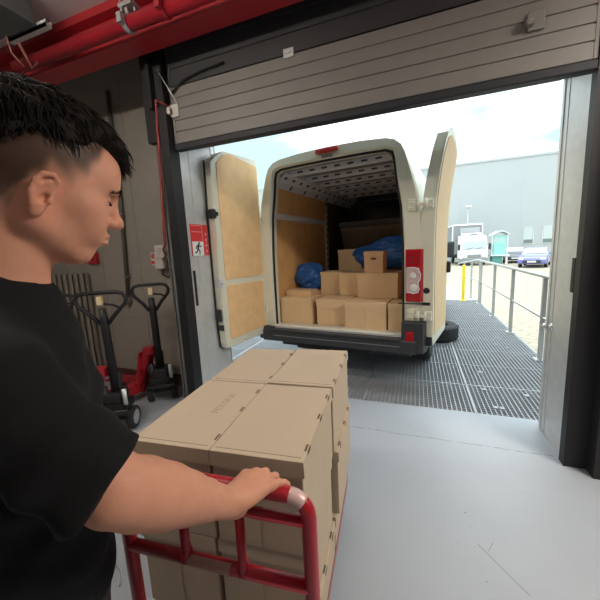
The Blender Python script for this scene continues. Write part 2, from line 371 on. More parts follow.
# exit sign on the left reveal
t = thing('exit_sign', 'red and white running man sign on the left steel reveal of the door', 'sign', (XL+.005, 2.49, 1.50), 0)
b = MB(); b.box(0, .004, -.01, .25, 0, .30); b.build('plate', M['signred'], t)
b = MB(); b.box(.004, .006, .0, .165, .0, .135); b.build('white_field', M['signwhite'], t)
b = MB()
def limb(p, w):
    for i in range(len(p)-1):
        a = Vector((0, p[i][0], p[i][1])); c = Vector((0, p[i+1][0], p[i+1][1])); d = c-a
        b.box(0, .0015, -w/2, w/2, -w*.3, d.length+w*.3, mtx=Matrix.Translation((.006, a.y, a.z)) @ Matrix.Rotation(-math.atan2(d.y, d.z), 4, 'X'))
b.lathe([(0, 0), (.013, 0), (.013, .0015), (0, .0015)], (.006, .098, .118), axis=0, n=14)
limb([(.085, .10), (.072, .058)], .024); limb([(.088, .098), (.115, .085), (.13, .095)], .010); limb([(.084, .098), (.055, .09), (.045, .065)], .010)
limb([(.074, .06), (.10, .045), (.095, .012)], .013); limb([(.072, .06), (.058, .035), (.03, .03)], .013)
b.build('running_figure', M['signblack'], t)
b = MB(); b.box(.004, .0055, .0, .155, .225, .23); b.box(.004, .0055, 0, .155, .285, .29); b.box(.004, .0055, .16, .165, .14, .29)
wm = mat('sign_pink', (.85, .45, .45), .5)
b.build('white_lines', wm, t)
for i in range(4):
    b = MB(); b.box(.004, .0055, .205, .225, .03+i*.055, .055+i*.055); b.build('white_mark', wm, t)

# ------------------------------------------------------------------ cardboard boxes
def card_box(name, label, w, d, h, lid=.047, cm='card', loc=(0, 0, 0), rotz=0., group=None, hole=False, slots=True, bow=0., print_txt=None, hole_w=.03, tilt=0.):
    t = thing(name, label, 'box', loc, rotz, group)
    m = M[cm]
    b = MB(); b.box(-w/2+.004, w/2-.004, -d/2+.004, d/2-.004, 0, h-.003, .003)
    b.box(-.001, .001, -d/2+.002, -d/2+.0045, 0, h-lid-.01)
    b.build('body', m, t)
    if lid:
        b = MB(); b.box(-w/2, w/2, -d/2, d/2, h-.006, h, .0025)
        nseg = 10
        for (ax, s) in ((0, -1), (0, 1), (1, -1), (1, 1)):
            A = []; B_ = []; C_ = []; D_ = []
            L_ = d if ax == 0 else w
            for i in range(nseg+1):
                q = -L_/2+L_*i/nseg; k = 1-(2*i/nseg-1)**2
                zb = h-lid-bow*k*(1 if (ax == 1 and s < 0) else 0)
                def P(off, z):
                    o = s*((w if ax == 0 else d)/2-off); return Vector((o, q, z)) if ax == 0 else Vector((q, o, z))
                A.append(P(0, h-.002)); B_.append(P(-.0015, zb)); C_.append(P(.003, zb)); D_.append(P(.003, h-.002))
            b.strip(A, B_); b.strip(B_, C_); b.strip(C_, D_)
        b.mi = 1
        if slots:
            for q in (-.36, .02, .34):
                b.box(w/2-.010, w/2-.0035, d*q-.016, d*q+.016, h-.004, h+.0006)
                b.box(w/2-.002, w/2+.0012, d*q-.016, d*q+.016, h-.012, h-.001)
        b.box(-w/2+.01, w/2-.01, -d/2+.017, -d/2+.0185, h-.003, h+.0004)
        l = b.build('lid', [m, M['cardedge']], t)
        if print_txt:
            text_mesh(print_txt, .042, 'print', M['print'], l, Matrix.Translation((.045, .04, h+.0003)) @ Matrix.Rotation(R(90), 4, 'Z'), .0003)
    if hole:
        b = MB(); zc = h-lid-.035 if lid else h*.78
        pl = [(-hole_w, zc), (-hole_w*.8, zc-.013), (-hole_w*.4, zc-.017), (hole_w*.4, zc-.017), (hole_w*.8, zc-.013), (hole_w, zc), (hole_w*.8, zc+.008), (-hole_w*.8, zc+.008)]
        b.prism(pl, 1, -d/2+.0005, -d/2+.0055); b.build('hand_hole', M['cardedge'], t)
    return t

# ------------------------------------------------------------------ platform trolley carrying the stack
TR = R(5.05); T0 = Vector((-.21, .551, 0))
trm = Matrix.Translation(T0) @ Matrix.Rotation(TR, 4, 'Z')
tr = thing('platform_trolley', 'red tube handled platform trolley carrying the stack of cardboard boxes', 'trolley', T0, TR)
r_ = .0165
b = MB(); cr = .045; arc = []
def bend(c, a0, a1, rad, n=7): return [(c[0]+rad*math.cos(R(a0+(a1-a0)*i/n)), 0, c[1]+rad*math.sin(R(a0+(a1-a0)*i/n))) for i in range(n+1)]
path = [(-.49, .0, .12)]+bend((-.49+cr, .985-cr), 180, 90, cr)+bend((-cr+.0, .985-cr), 90, 0, cr)+[(0, 0, .12)]
b.tube(path, r_, 14); b.tube([(-.49, 0, .13), (0, 0, .13)], .014, 10); b.tube([(-.4, 0, .13), (-.4, .1, .13)], .012, 8); b.tube([(-.12, 0, .13), (-.12, .1, .13)], .012, 8); b.build('handle_frame', M['redtube'], tr)
b = MB(); b.tube([(-.49, 0, .926), (0, 0, .926)], .0125, 12); b.build('cross_bar', M['redtube'], tr)
b = MB(); b.tube([(-.49, 0, .762), (0, 0, .762)], .0155, 12); b.build('cross_bar', M['redtube'], tr)
b = MB(); b.tube([(-.49, 0, .42), (0, 0, .42)], .0135, 12); b.build('cross_bar', M['redtube'], tr)
for x in (-.318, -.165):
    b = MB(); b.tube([(x, 0, .926), (x-.002, 0, .80), (x, 0, .79), (x, 0, .762)], [.0115, .0115, .013, .018], 12); b.build('upright', M['redtube'], tr)
b = MB()     # worn sticker wrapped round the low bar
n = 9; A = []; B_ = []
for i in range(n):
    a = R(190-20*i+40) ; A.append(Vector((-.31, -.0163*math.cos(R(-80+20*i)), .762+.0163*math.sin(R(-80+20*i))))); B_.append(Vector((-.195, A[-1].y, A[-1].z)))
b.strip(A, B_, True)
st = b.build('worn_sticker', M['worn'], tr)
b = MB()     # pale highlight on the bend, put in as a lighter coloured sleeve
for k in range(1): b.tube([Vector(p) for p in bend((-cr, .985-cr), 85, 45, cr)], r_+.0006, 14)
b.build('bend_highlight', mat('bend_highlight_pink', (.66, .44, .42), .4, .2, var=.2, scale=50), tr)
dk = MB(); dk.box(-.63, -.065, .03, 1.12, .145, .175, .006); dk.build('deck', mat('trolley_deck', (.12, .10, .09), .8), tr)
b = MB()
for x in (-.63, -.085): b.box(x, x+.02, .03, 1.12, .12, .145)
b.build('deck_frame', M['red'], tr)
for x in (-.56, -.12):
    for y in (.16, 1.02):
        b = MB(); b.lathe([(0, -.018), (.055, -.018), (.06, -.012), (.06, .012), (.055, .018), (0, .018)], (x, y, .06), axis=0)
        w = b.build('castor', M['tyre'], tr)
        b = MB(); b.box(x-.026, x-.021, y-.025, y+.025, .05, .12); b.box(x+.021, x+.026, y-.025, y+.025, .05, .12); b.box(x-.04, x+.04, y-.04, y+.04, .117, .122); b.cyl((x-.026, y, .06), (x+.026, y, .06), .008, 8); b.build('castor_fork', M['steel'], w)
BW, BD = .281, .462
def tb(lx, ly, z, *a, **k):
    p = trm @ Vector((lx, ly, 0)); return card_box('cardboard_box', a[0], *a[1:], loc=(p.x, p.y, z), rotz=TR+k.pop('dr', 0), group='cardboard boxes stacked on the trolley', **k)
X2, X1 = -.054-.143, -.054-.288-.138
Y1, Y2 = .164+BD/2, .164+BD+.006+BD/2
zt = .175
for (x, y, s) in ((X1, Y1, 'near left'), (X2, Y1, 'near right'), (X1, Y2, 'far left'), (X2, Y2, 'far right')):
    tb(x, y, zt, f'flat cardboard box at the bottom of the trolley stack, {s} corner on the deck', .277, BD-.01, .155)
for (x, y, s) in ((X1-.012, Y1, 'near left'), (X2-.008, Y1+.004, 'near right'), (X1-.01, Y2, 'far left'), (X2+.018, Y2+.02, 'far right')):
    tb(x, y, zt+.156, f'cardboard box in the middle layer of the trolley stack, {s} corner', .279, BD-.006, .306)
ZT = zt+.156+.307
tb(X1, Y1, ZT, 'lidded cardboard box with printed letters on its lid, top of the trolley near left', .277, BD, .302, hole=True, print_txt='POLSKA', hole_w=.034)
tb(X2, Y1, ZT, 'lidded cardboard box on top of the trolley, right behind the hand on the bar', .284, BD, .302, bow=.006)
tb(X1+.0, Y2+.004, ZT, 'lidded cardboard box on top of the trolley, far left, nearest the open van door', .277, BD, .30, dr=R(.6))
tb(X2+.006, Y2+.012, ZT, 'lidded cardboard box on top of the trolley, far right, in front of the bumper', .286, BD+.01, .304, dr=R(-.7))

# ------------------------------------------------------------------ pallet trucks
def pallet_truck(label, loc, rotz, hrot, lean=0., wide=.19, sticker=True, FL=1.15, zo=0.):
    t = thing('pallet_truck', label, 'pallet truck', loc, rotz, 'pallet trucks parked by the wall')
    H = Matrix.Rotation(hrot, 4, 'Z')
    # steering handle and pump turn together; forks point to local +y
    hd = MB(); loop = []
    zt = 1.235; w = wide
    top = [(-w*.62, zt), (w*.62, zt)]
    pr = [(0.03, .97), (w*.55, 1.06), (w*.95, 1.135), (w*1.02, 1.18), (w*.90, 1.222), (w*.62, zt), (0, zt+.002), (-w*.62, zt), (-w*.90, 1.222), (-w*1.02, 1.18), (-w*.95, 1.135), (-w*.55, 1.06), (-.03, .97)]
    def Q(x, z, y=0): return H @ Vector((x, y-lean*(z-.3)/.9, z-zo*max(0, z-.3)/.9))
    hd.tube([Q(x, z) for x, z in pr], .0165, 10); hd.build('handle_loop', M['blk'], t)
    hd = MB(); hd.tube([Q(0, .36), Q(0, 1.0), Q(0, 1.10)], [.036, .033, .027], 12); pole = hd.build('handle_pole', M['blk'], t)
    if sticker:
        hd = MB(); c = Q(0, 1.17, -.012); hd.box(-.02, .02, -.020, .02, -.035, .035, .004, mtx=Matrix.Translation(c) @ H); hd.build('handle_head', M['stick_cream'], t)
    hd = MB(); hd.tube([Q(.02, 1.14), Q(.09, 1.13), Q(.135, 1.105)], .009, 8); hd.build('release_lever', M['blk'], t)
    b = MB(); b.box(-.11, .11, -.08, .08, .20, .27, .01, mtx=H); b.box(-.07, .07, -.09, .09, .27, .36, .015, mtx=H)
    b.tube([H @ Vector((-.075, -.05, .2)), H @ Vector((-.075, -.05, .42))], .03, 12); b.tube([H @ Vector((.085, -.06, .22)), H @ Vector((.085, -.06, .40))], .024, 12); b.tube([H @ Vector((0, .03, .22)), H @ Vector((0, .03, .52))], .045, 14)
    pump = b.build('pump', M['blk'], t)
    b = MB(); b.tube([H @ Vector((.105, -.085, .26)), H @ Vector((.105, -.085, .40))], .018, 12); b.build('pump_cylinder', M['steel'], pump)
    for s in (-1, 1):
        b = MB(); b.mi = 0
        prof = [(.065, -.028), (.092, -.026), (.10, -.018), (.10, .018), (.092, .026), (.065, .028)]
        b.lathe(prof, (s*.115, 0, .10), axis=0, n=28)
        for v in b.bm.verts: v.co = H @ v.co
        wl = b.build('steer_wheel', M['tyre'], t)
        b = MB(); b.lathe([(.067, -.024), (.05, -.018), (.03, -.024), (0, -.026)], (s*.115, 0, .10), axis=0); b.lathe([(.067, .024), (.05, .018), (.03, .024), (0, .026)], (s*.115, 0, .10), axis=0)
        for i in range(8):
            a = i*math.pi/4; b.lathe([(0, -.027), (.008, -.026)], (s*.115, .045*math.cos(a), .10+.045*math.sin(a)), axis=0, n=6)
        for v in b.bm.verts: v.co = H @ v.co
        b.build('wheel_hub', M['hub'], wl)
    b = MB(); b.tube([H @ Vector((-.12, 0, .10)), H @ Vector((.12, 0, .10))], .018, 10); b.box(-.13, .13, -.14, -.10, .18, .21, .005, mtx=H); b.box(-.135, -.105, -.14, .02, .18, .20, mtx=H); b.box(.105, .135, -.14, .02, .18, .20, mtx=H); b.build('axle', M['blk'], t)
    b = MB()   # raised A frame that carries the forks
    for s in (-1, 1):
        b.prism([(.06, .58), (.14, .56), (.34, .19), (.34, .07), (.22, .07), (.20, .20)], 0, s*.02+(.0 if s > 0 else -.03), s*.02+(.03 if s > 0 else .0), .004)
    b.box(-.06, .06, .05, .15, .50, .58, .006); b.box(-.26, .26, .24, .34, .08, .19, .008); b.prism([(-.13, .19), (.13, .19), (.06, .52), (-.06, .52)], 1, .20, .215)
    fr = b.build('fork_carriage', M['red'], t)
    b = MB(); b.box(-.045, .045, .196, .199, .30, .40); b.build('plate', M['whitep'], fr)
    for s in (-1, 1):
        b = MB(); b.prism([(.28, .075), (.28, .10), (FL-.08, .10), (FL, .07), (FL, .05)], 0, s*.19-.075, s*.19+.075, .004)
        fk = b.build('fork', M['red'], t)
        b = MB(); b.lathe([(0, -.035), (.036, -.035), (.04, -.03), (.04, .03), (.036, .035), (0, .035)], (s*.19, FL-.18, .04), axis=0); b.build('load_roller', M['tyre'], fk)
    return t
pallet_truck('pallet truck left of the other, black loop handle, front wheel turned towards the boxes', (-2.48, 1.885, 0), R(118), R(-92), .04, .20)
pallet_truck('pallet truck nearest the loading door, black loop handle, red forks lowered', (-2.53, 2.45, 0), R(91), R(-52), .03, .165, FL=1.0)
pallet_truck('pallet truck mostly hidden behind the person, only its loop handle showing', (-3.90, 2.42, 0), R(91), R(-40), .0, .16, zo=.12)

# ------------------------------------------------------------------ outdoors: grating, ramp, yard
Y0G, Y1G, XG0, XG1 = YO, 9.25, -5.2, 1.52
b = MB(); p = .040; z0, z1 = -.03, -.002
n = int((XG1-XG0)/p)
for i in range(n+1):
    x = XG1-i*p
    if x > -3.6: b.box(x-.0035, x+.0035, Y0G, Y1G, z0, z1)
n = int((Y1G-Y0G)/p)
for i in range(n+1):
    y = Y0G+.004+i*p; b.box(-3.6, XG1, y-.003, y+.003, z0, z1-.001)
for x in (1.505, .51, -.49, -1.49, -2.49, -3.49): b.box(x-.008, x+.008, Y0G, Y1G, -.035, .0)
y = Y0G+.008
while y < Y1G: b.box(-3.6, XG1, y-.008, y+.008, -.035, .0); y += .62
for i in range(26): # small fixing clips
    x = random.uniform(-1.4, 1.3); y = random.uniform(3.1, 7); b.box(x-.025, x+.025, y-.02, y+.02, -.004, .004)
struct(b.build('floor_grating', M['grate'], recalc=False))
b = MB()
for y in (3.2, 4.6, 6.0, 7.4, 8.8): b.box(-3.6, XG1, y-.05, y+.05, -.18, -.036)
for x in (-3.5, -1, 1.45): 
    for y in (3.2, 4.6, 6.0, 7.4, 8.8): b.box(x-.05, x+.05, y-.05, y+.05, -.62, -.18)
struct(b.build('trim_grating_supports', M['steel']))
b = MB(); b.box(-60, 60, YO, 44, -.72, -.62); struct(b.build('ground_yard', M['paver']))
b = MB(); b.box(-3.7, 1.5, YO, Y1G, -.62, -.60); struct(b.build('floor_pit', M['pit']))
b = MB(); b.prism([(Y1G, -.01), (17.5, -.61), (17.5, -.62), (Y1G, -.62)], 0, -3.6, XG1); struct(b.build('ground_ramp', M['concrete']))

# handrail on the right edge of the grating
hr = thing('handrail', 'galvanised steel handrail along the right edge of the grating platform', 'handrail', (1.465, 0, 0))
posts = [3.38, 4.57, 5.92, 7.19, 8.58]
ramp_z = lambda y: 0 if y < Y1G else -.60*(y-Y1G)/(17.5-Y1G)
for y in posts+[8.75, 10.0, 11.4]:
    zz = ramp_z(y); b = MB(); b.box(-.022, .022, y-.022, y+.022, zz-.02, zz+1.03); b.box(-.06, .06, y-.06, y+.06, zz-.002, zz+.008); b.build('post', M['rail'], hr)
for z in (1.05, .54):
    b = MB(); b.tube([(0, 2.99, z), (0, 8.7, z)], .024 if z > 1 else .016, 10); b.build('top_rail' if z > 1 else 'mid_rail', M['rail'], hr)
    b = MB(); b.tube([(0, 8.7, z), (0, 9.25, z-.01), (0, 13.0, z-.30)], .024 if z > 1 else .016, 10); b.build('ramp_rail', M['rail'], hr)
b = MB(); b.box(-.035, .035, -.035, .035, -.0, .92, .006); b.box(-.08, .08, -.08, .08, -.004, .006)
tag(b.build('bollard', M['yellow'], loc=(1.16, 9.15, 0)), 'thin yellow post at the far end of the grating beside the handrail', 'post')

# tyre lying on the grating beside the van
b = MB(); prof = []
for i in range(25):
    a = 2*math.pi*i/24; rr = .262+.085*max(-1, min(1, 1.25*math.cos(a))); zz = .115+.115*max(-1, min(1, 1.2*math.sin(a))); prof.append((rr, zz))
for k in range(5):
    pass
b.lathe(prof, (0, 0, 0), axis=2, n=44)
for k in range(44):
    a = 2*math.pi*k/44
    for zz in (.05, .10, .15, .19): b.box(.338, .351, -.016, .016, zz-.014, zz+.012, mtx=Matrix.Rotation(a+(.07 if zz > .12 else 0), 4, 'Z'))
tag(b.build('tyre', M['tyre'], loc=(.285, 5.40, .0)), 'black tyre lying flat on the grating behind the open right van door', 'tyre')

# ------------------------------------------------------------------ far side of the yard
FY = 42.0
fb = thing('warehouse', 'long pale grey warehouse building across the yard', 'building', (0, FY, -.62))
b = MB(); b.box(-45, 40, 0, 14, 0, 11.0); 
for i in range(28): b.box(-45+i*3.1, -44.985+i*3.1, -.01, 0, 0, 11.0)
b.box(-45, 40, -.06, 0, 10.85, 11.05); b.box(-45, 40, -.03, 0, 0, 1.1)
b.build('facade', M['facade'], fb)
for x in (11.15, 12.93, 17.0, 19.0):
    b = MB(); b.box(x-.06, x+.94, -.06, 0, 1.62, 1.68); b.box(x-.06, x, -.05, 0, 1.68, 3.44); b.box(x+.88, x+.94, -.05, 0, 1.68, 3.44); b.box(x-.06, x+.94, -.05, 0, 3.40, 3.46); b.box(x, x+.88, -.03, 0, 2.12, 2.16)
    wf = b.build('window', M['steel'], fb)
    b = MB(); b.box(x, x+.88, -.02, -.005, 1.68, 3.42); b.build('pane', M['glassd'], wf)
    b = MB(); b.box(x+.03, x+.85, -.026, -.02, 2.16, 3.40); b.build('blind', M['glassb'], wf)
gr = thing('guard_rail', 'long low steel guard rail in front of the warehouse facade', 'rail', (0, FY-2.2, -.62))
b = MB(); b.box(4.5, 32, -.04, .04, 1.30, 1.42); b.build('beam', M['rail'], gr)
for i in range(10):
    b = MB(); b.box(4.6+i*3, 4.7+i*3, -.05, .05, 0, 1.34); b.build('post', M['rail'], gr)
lp = thing('lamp_post', 'thin lamp post with small floodlights rising behind the parked truck', 'lamp post', (5.45, FY-.9, -.62))
b = MB(); b.tube([(0, 0, 0), (0, 0, 6.1)], [.07, .04], 10); b.build('pole', M['rail'], lp)
for s in (-1, 1):
    b = MB(); b.box(s*.15-.16, s*.15+.16, -.12, .12, 6.0, 6.22, .03); b.box(s*.02, s*.14, -.02, .02, 6.08, 6.12); b.build('lamp_head', M['whitep'], lp)

# box truck
tk = thing('box_truck', 'white cab box truck with dark grey body parked across the yard', 'truck', (4.93, 32.6, -.62), R(3))
b = MB(); b.box(-1.55, 1.02, 1.9, 6.3, 1.0, 3.78, .03); b.build('cargo_body', M['truckgrey'], tk)
b = MB(); b.box(-1.57, 1.04, 1.85, 6.32, 3.72, 3.86, .02); b.box(-1.58, -1.5, 1.86, 1.95, 1.0, 3.8); b.box(.98, 1.05, 1.86, 1.95, 1.0, 3.8); b.build('body_trim', M['whitepaint'], tk)
b = MB(); b.box(-.9, .8, 1.84, 1.9, 2.95, 3.5, .02); b.build('front_panel', mat('truck_panel_grey', (.36, .37, .38), .5), tk)
b = MB()
cs = [[(-.0, .62), (-.05, 1.05), (.05, 1.45), (.38, 2.28), (.5, 2.60), (1.75, 2.78), (1.8, .62)]]
t_ = MB(); t_.prism(cs[0], 0, -1.1, 1.1, .06); t_.build('cab', M['whitepaint'], tk)
b = MB(); b.prism([(.02, 1.48), (.34, 2.22), (.36, 2.22), (.06, 1.46)], 0, -.96, .96); sh = b.build('windscreen', M['carglass'], tk)
b = MB(); b.tube([(-.6, .0, 1.5), (-.05, .08, 1.62)], .015, 6); b.tube([(.1, .0, 1.5), (.65, .08, 1.62)], .015, 6); b.build('wiper', M['blk'], sh)
b = MB(); b.box(-1.1, 1.1, -.12, .3, .30, .66, .05); b.box(-.55, .55, -.09, .0, .72, 1.0, .01); b.build('bumper', M['truckgrey'], tk)
for s in (-1, 1):
    b = MB(); b.box(s*.82-.2, s*.82+.2, -.10, 0, .72, .92, .04); b.build('headlamp', M['lamp_white'], tk)
    b = MB(); b.box(s*1.25-.10, s*1.25+.10, .02, .10, 1.42, 1.95, .03); b.tube([(s*1.08, .25, 1.9), (s*1.25, .08, 1.9)], .02, 6); b.build('mirror', M['plastic'], tk)
    for y in (.75, 5.6):
        b = MB(); b.lathe([(.0, -.12), (.25, -.12), (.44, -.12), (.47, -.08), (.47, .08), (.44, .12), (0, .12)], (s*.92, y, .47), axis=0); w = b.build('wheel', M['tyre'], tk)
        b = MB(); b.lathe([(0, s*.125), (.2, s*.125), (.24, s*.11)], (s*.92, y, .47), axis=0); b.build('hub', M['hub'], w)
b = MB(); b.prism([(.45, 2.58), (1.7, 2.75), (1.7, 2.98), (1.2, 2.90)], 0, -.85, .85, .03); b.build('roof_fairing', M['whitepaint'], tk)
b = MB(); b.box(-.35, .35, .55, .6, 2.70, 2.86, .01); b.build('roof_vent', M['truckgrey'], tk)
b = MB(); b.box(-.8, .8, .3, 6.2, .55, 1.0); b.build('chassis', M['plastic'], tk)
# teal booth on legs
bo = thing('booth', 'teal gatekeeper booth on legs with arched roof beside the truck', 'booth', (6.95, 33.5, -.62))
b = MB(); b.box(-.42, .55, -.5, .5, .85, 2.60, .02); b.box(-.44, .57, -.52, .52, 1.7, 1.74); b.build('cabin', M['teal'], bo)
b = MB(); ar = [(-.62+1.36*i/12, 2.62+.32*math.sin(math.pi*i/12)) for i in range(13)]; b.prism(ar+[(x, z+.06) for x, z in ar[::-1]], 1, -.75, .75); b.build('roof', M['whitepaint'], bo)
b = MB(); b.box(-.6, .85, -.6, .6, .78, .86, .01); b.build('counter', M['whitepaint'], bo)
b = MB(); b.box(-.5, .3, -.45, .45, 0.0, .78); b.build('base', M['teald'], bo)
for x in (-.3, .2): 
    b = MB(); b.box(x-.16, x+.16, -.505, -.5, 2.0, 2.4); b.build('window', M['glassb'], bo)
b = MB(); b.box(.58, .72, -.45, -.3, 0, .8); b.build('leg', M['whitepaint'], bo)
for x in (-.55, .65):
    b = MB(); b.box(x-.03, x+.03, -.55, -.49, .86, 2.66); b.build('roof_post', M['whitepaint'], bo)

def car(label, loc, rotz, paint):
    t = thing('car', label, 'car', loc, rotz, 'cars parked across the yard')
    W = .88
    prof = [(-2.1, .35), (-2.15, .55), (-2.05, .78), (-1.2, .95), (-.45, 1.02), (1.6, 1.05), (2.05, .95), (2.1, .5), (2.05, .3), (-2.0, .28)]
    b = MB(); b.prism(prof, 0, -W, W, .06); b.build('body', M[paint], t)
    cab = [(-.75, .98), (-.05, 1.44), (.9, 1.48), (1.5, 1.36), (1.85, 1.0)]
    b = MB(); A = [Vector((-W+.06+(z-1)*.28, y, z)) for y, z in cab]; B_ = [Vector((W-.06-(z-1)*.28, y, z)) for y, z in cab]
    b.strip(A, B_); n = len(A); b._add(A, [list(range(n))]); b._add(B_, [list(range(n))[::-1]]); cb = b.build('cabin', M[paint], t)
    b = MB()
    def q(y, z, s): return Vector((s*(W-.06-(z-1)*.28+.006), y, z))
    b._add([Vector((s*(W-.14-(z-1)*.28), y-.012, z+.012)) for (y, z, s) in ((-.68, 1.03, -1), (-.68, 1.03, 1), (-.12, 1.40, 1), (-.12, 1.40, -1))], [[0, 1, 2, 3]])
    for s in (-1, 1): b._add([q(-.6, 1.03, s), q(-.05, 1.38, s), (q(.88, 1.42, s)), q(1.4, 1.31, s), q(1.65, 1.04, s)], [[0, 1, 2, 3, 4]])
    b.build('glass', M['carglass'], cb)
    for s in (-1, 1):
        b = MB(); b.box(s*.66-.17, s*.66+.17, -2.14, -1.95, .62, .76, .03); b.build('headlamp', M['lamp_white'], t)
        b = MB(); b.box(s*.98-.09, s*.98+.09, -.62, -.5, .98, 1.10, .03); b.build('mirror', M[paint], t)
        for y in (-1.3, 1.3):
            b = MB(); b.lathe([(0, -.1), (.29, -.1), (.32, -.07), (.32, .07), (.29, .1), (0, .1)], (s*.80, y, .32), axis=0); w = b.build('wheel', M['tyre'], t)
            b = MB(); b.lathe([(0, s*.105), (.2, s*.105), (.22, s*.09)], (s*.80, y, .32), axis=0); b.build('hub', M['hub'], w)
    b = MB(); b.box(-.55, .55, -2.17, -2.1, .36, .58, .02); b.build('grille', M['plastic'], t)
    b = MB(); b.box(-.27, .27, -2.19, -2.165, .42, .53, .004); b.build('number_plate', M['signwhite'], t)
    return t
car('blue car parked facing the dock in front of the warehouse windows', (8.85, 30.0, -.62), R(-22), 'carblue')
car('dark silver car parked between the teal booth and the blue car', (8.95, 36.3, -.62), R(-12), 'carsilver')

# ------------------------------------------------------------------ delivery van, rear doors open (local: x right, y towards its front, z up)
VA = -R(7.3); VO = Vector((-.874, 3.362, 0)); vm = Matrix.Translation(VO) @ Matrix.Rotation(VA, 4, 'Z')
van = thing('delivery_van', 'cream white delivery van with open rear doors standing on the grating, plywood lined', 'van', VO, VA)
def resample(pts, n):
    pts = [Vector(p) for p in pts]; d = [0]
    for i in range(1, len(pts)): d.append(d[-1]+(pts[i]-pts[i-1]).length)
    out = []
    for k in range(n):
        t = d[-1]*k/(n-1); i = max(j for j in range(len(d)) if d[j] <= t+1e-9); i = min(i, len(pts)-2)
        out.append(pts[i].lerp(pts[i+1], (t-d[i])/max(1e-9, d[i+1]-d[i])))
    return out
HO = [(0, 2.565), (.35, 2.556), (.60, 2.535), (.70, 2.505), (.765, 2.44), (.815, 2.28), (.87, 2.08), (.92, 1.82), (.945, 1.45), (.95, 1.1), (.945, .80), (.93, .52), (.91, .42)]
HI = [(0, 2.435), (.40, 2.432), (.62, 2.425), (.66, 2.40), (.678, 2.35), (.70, 2.15), (.745, 1.88), (.765, 1.5), (.77, 1.1), (.77, .8), (.77, .62), (.77, .615)]
NS = 34
ho = resample(HO, NS); hi = resample(HI, NS)
def full(h): return [Vector((-p.x, p.y)) for p in h[::-1]]+[p.copy() for p in h[1:]]
fo = full(ho); fi = full(hi)
secs = [(-.005, .985, 2.545), (.05, 1.0, 2.56), (.25, 1.0, 2.565), (1.2, 1.0, 2.565), (2.4, 1.0, 2.565), (3.2, 1.0, 2.56), (3.5, .995, 2.50), (3.85, .985, 2.18), (4.25, .975, 1.72), (4.5, .97, 1.42), (4.9, .95, 1.22), (5.2, .90, 1.05), (5.38, .80, .85)]
rings = [[Vector((p.x*w, v, .42+(p.y-.42)*(tz-.42)/(2.565-.42))) for p in fo] for v, w, tz in secs]
b = MB()
for a, c in zip(rings, rings[1:]): b.strip(a, c, True)
b._add(rings[-1], [list(range(len(rings[-1])))])
b.box(-.88, .88, .1, 5.2, .40, .46)
b.build('body_shell', M['van'], van)
# rear frame between the outer skin and the door opening
b = MB()
fr0 = [Vector((p.x*.985, -.005, .42+(p.y-.42)*(2.545-.42)/(2.565-.42))) for p in fo]
mid = [Vector((p.x*1.02, -.012, p.y+.015)) for p in fi]; inn = [Vector((p.x, .015, p.y)) for p in fi]; deep = [Vector((p.x*.99, .12, p.y-.012)) for p in fi]
b.strip(fr0, mid, True); b.strip(mid, inn, True); b.strip(inn, deep, True)
b.box(-.93, .93, -.01, .02, .44, .615)
b.build('rear_frame', M['van'], van)
b = MB(); b.tube([Vector((p.x*.985, .035, p.y-.008)) for p in fi], .014, 8); b.build('door_seal', M['blk'], van)
b = MB(); b.box(-.80, .80, .0, .12, .585, .614, .004); b.mi = 1; b.box(-.80, .80, -.03, .03, .575, .606, .004); b.build('sill', [mat('worn_sill', (.62, .58, .52), .45, .3, var=.2, scale=20, stain=(30, .6, (.35, .30, .25))), M['steel']], van)
# lining
LN = [(0, 2.46), (.58, 2.45), (.68, 2.41), (.74, 2.30), (.79, 2.1), (.815, 1.9), (.815, .60)]
ln = full(resample(LN, 22))
b = MB(); b.strip([Vector((p.x, .12, p.y)) for p in ln], [Vector((p.x, 2.95, p.y)) for p in ln], True)
b.strip([Vector((p.x*.99, .12, p.y-.012)) for p in full(resample(HI, 22))], [Vector((p.x, .121, p.y)) for p in ln])
b.build('cargo_lining', M['vangrey'], van)
b = MB(); b.box(-.815, .815, .1, 2.95, .56, .602); b.build('cargo_floor', mat('cargo_floor', (.33, .25, .18), .8, var=.2, scale=14, stain=(10, .6, (.5, .42, .32))), van)
for i in range(6):   # roof bows
    v = .30+i*.42
    b = MB(); b.box(-.60, .60, v-.028, v+.028, 2.385, 2.455, .01)
    b.mi = 1
    for k in range(7): b.box(-.50+k*.155, -.43+k*.155, v-.0295, v-.027, 2.41, 2.43)
    b.build('roof_bow', [M['ribs'], M['vandark']], van)
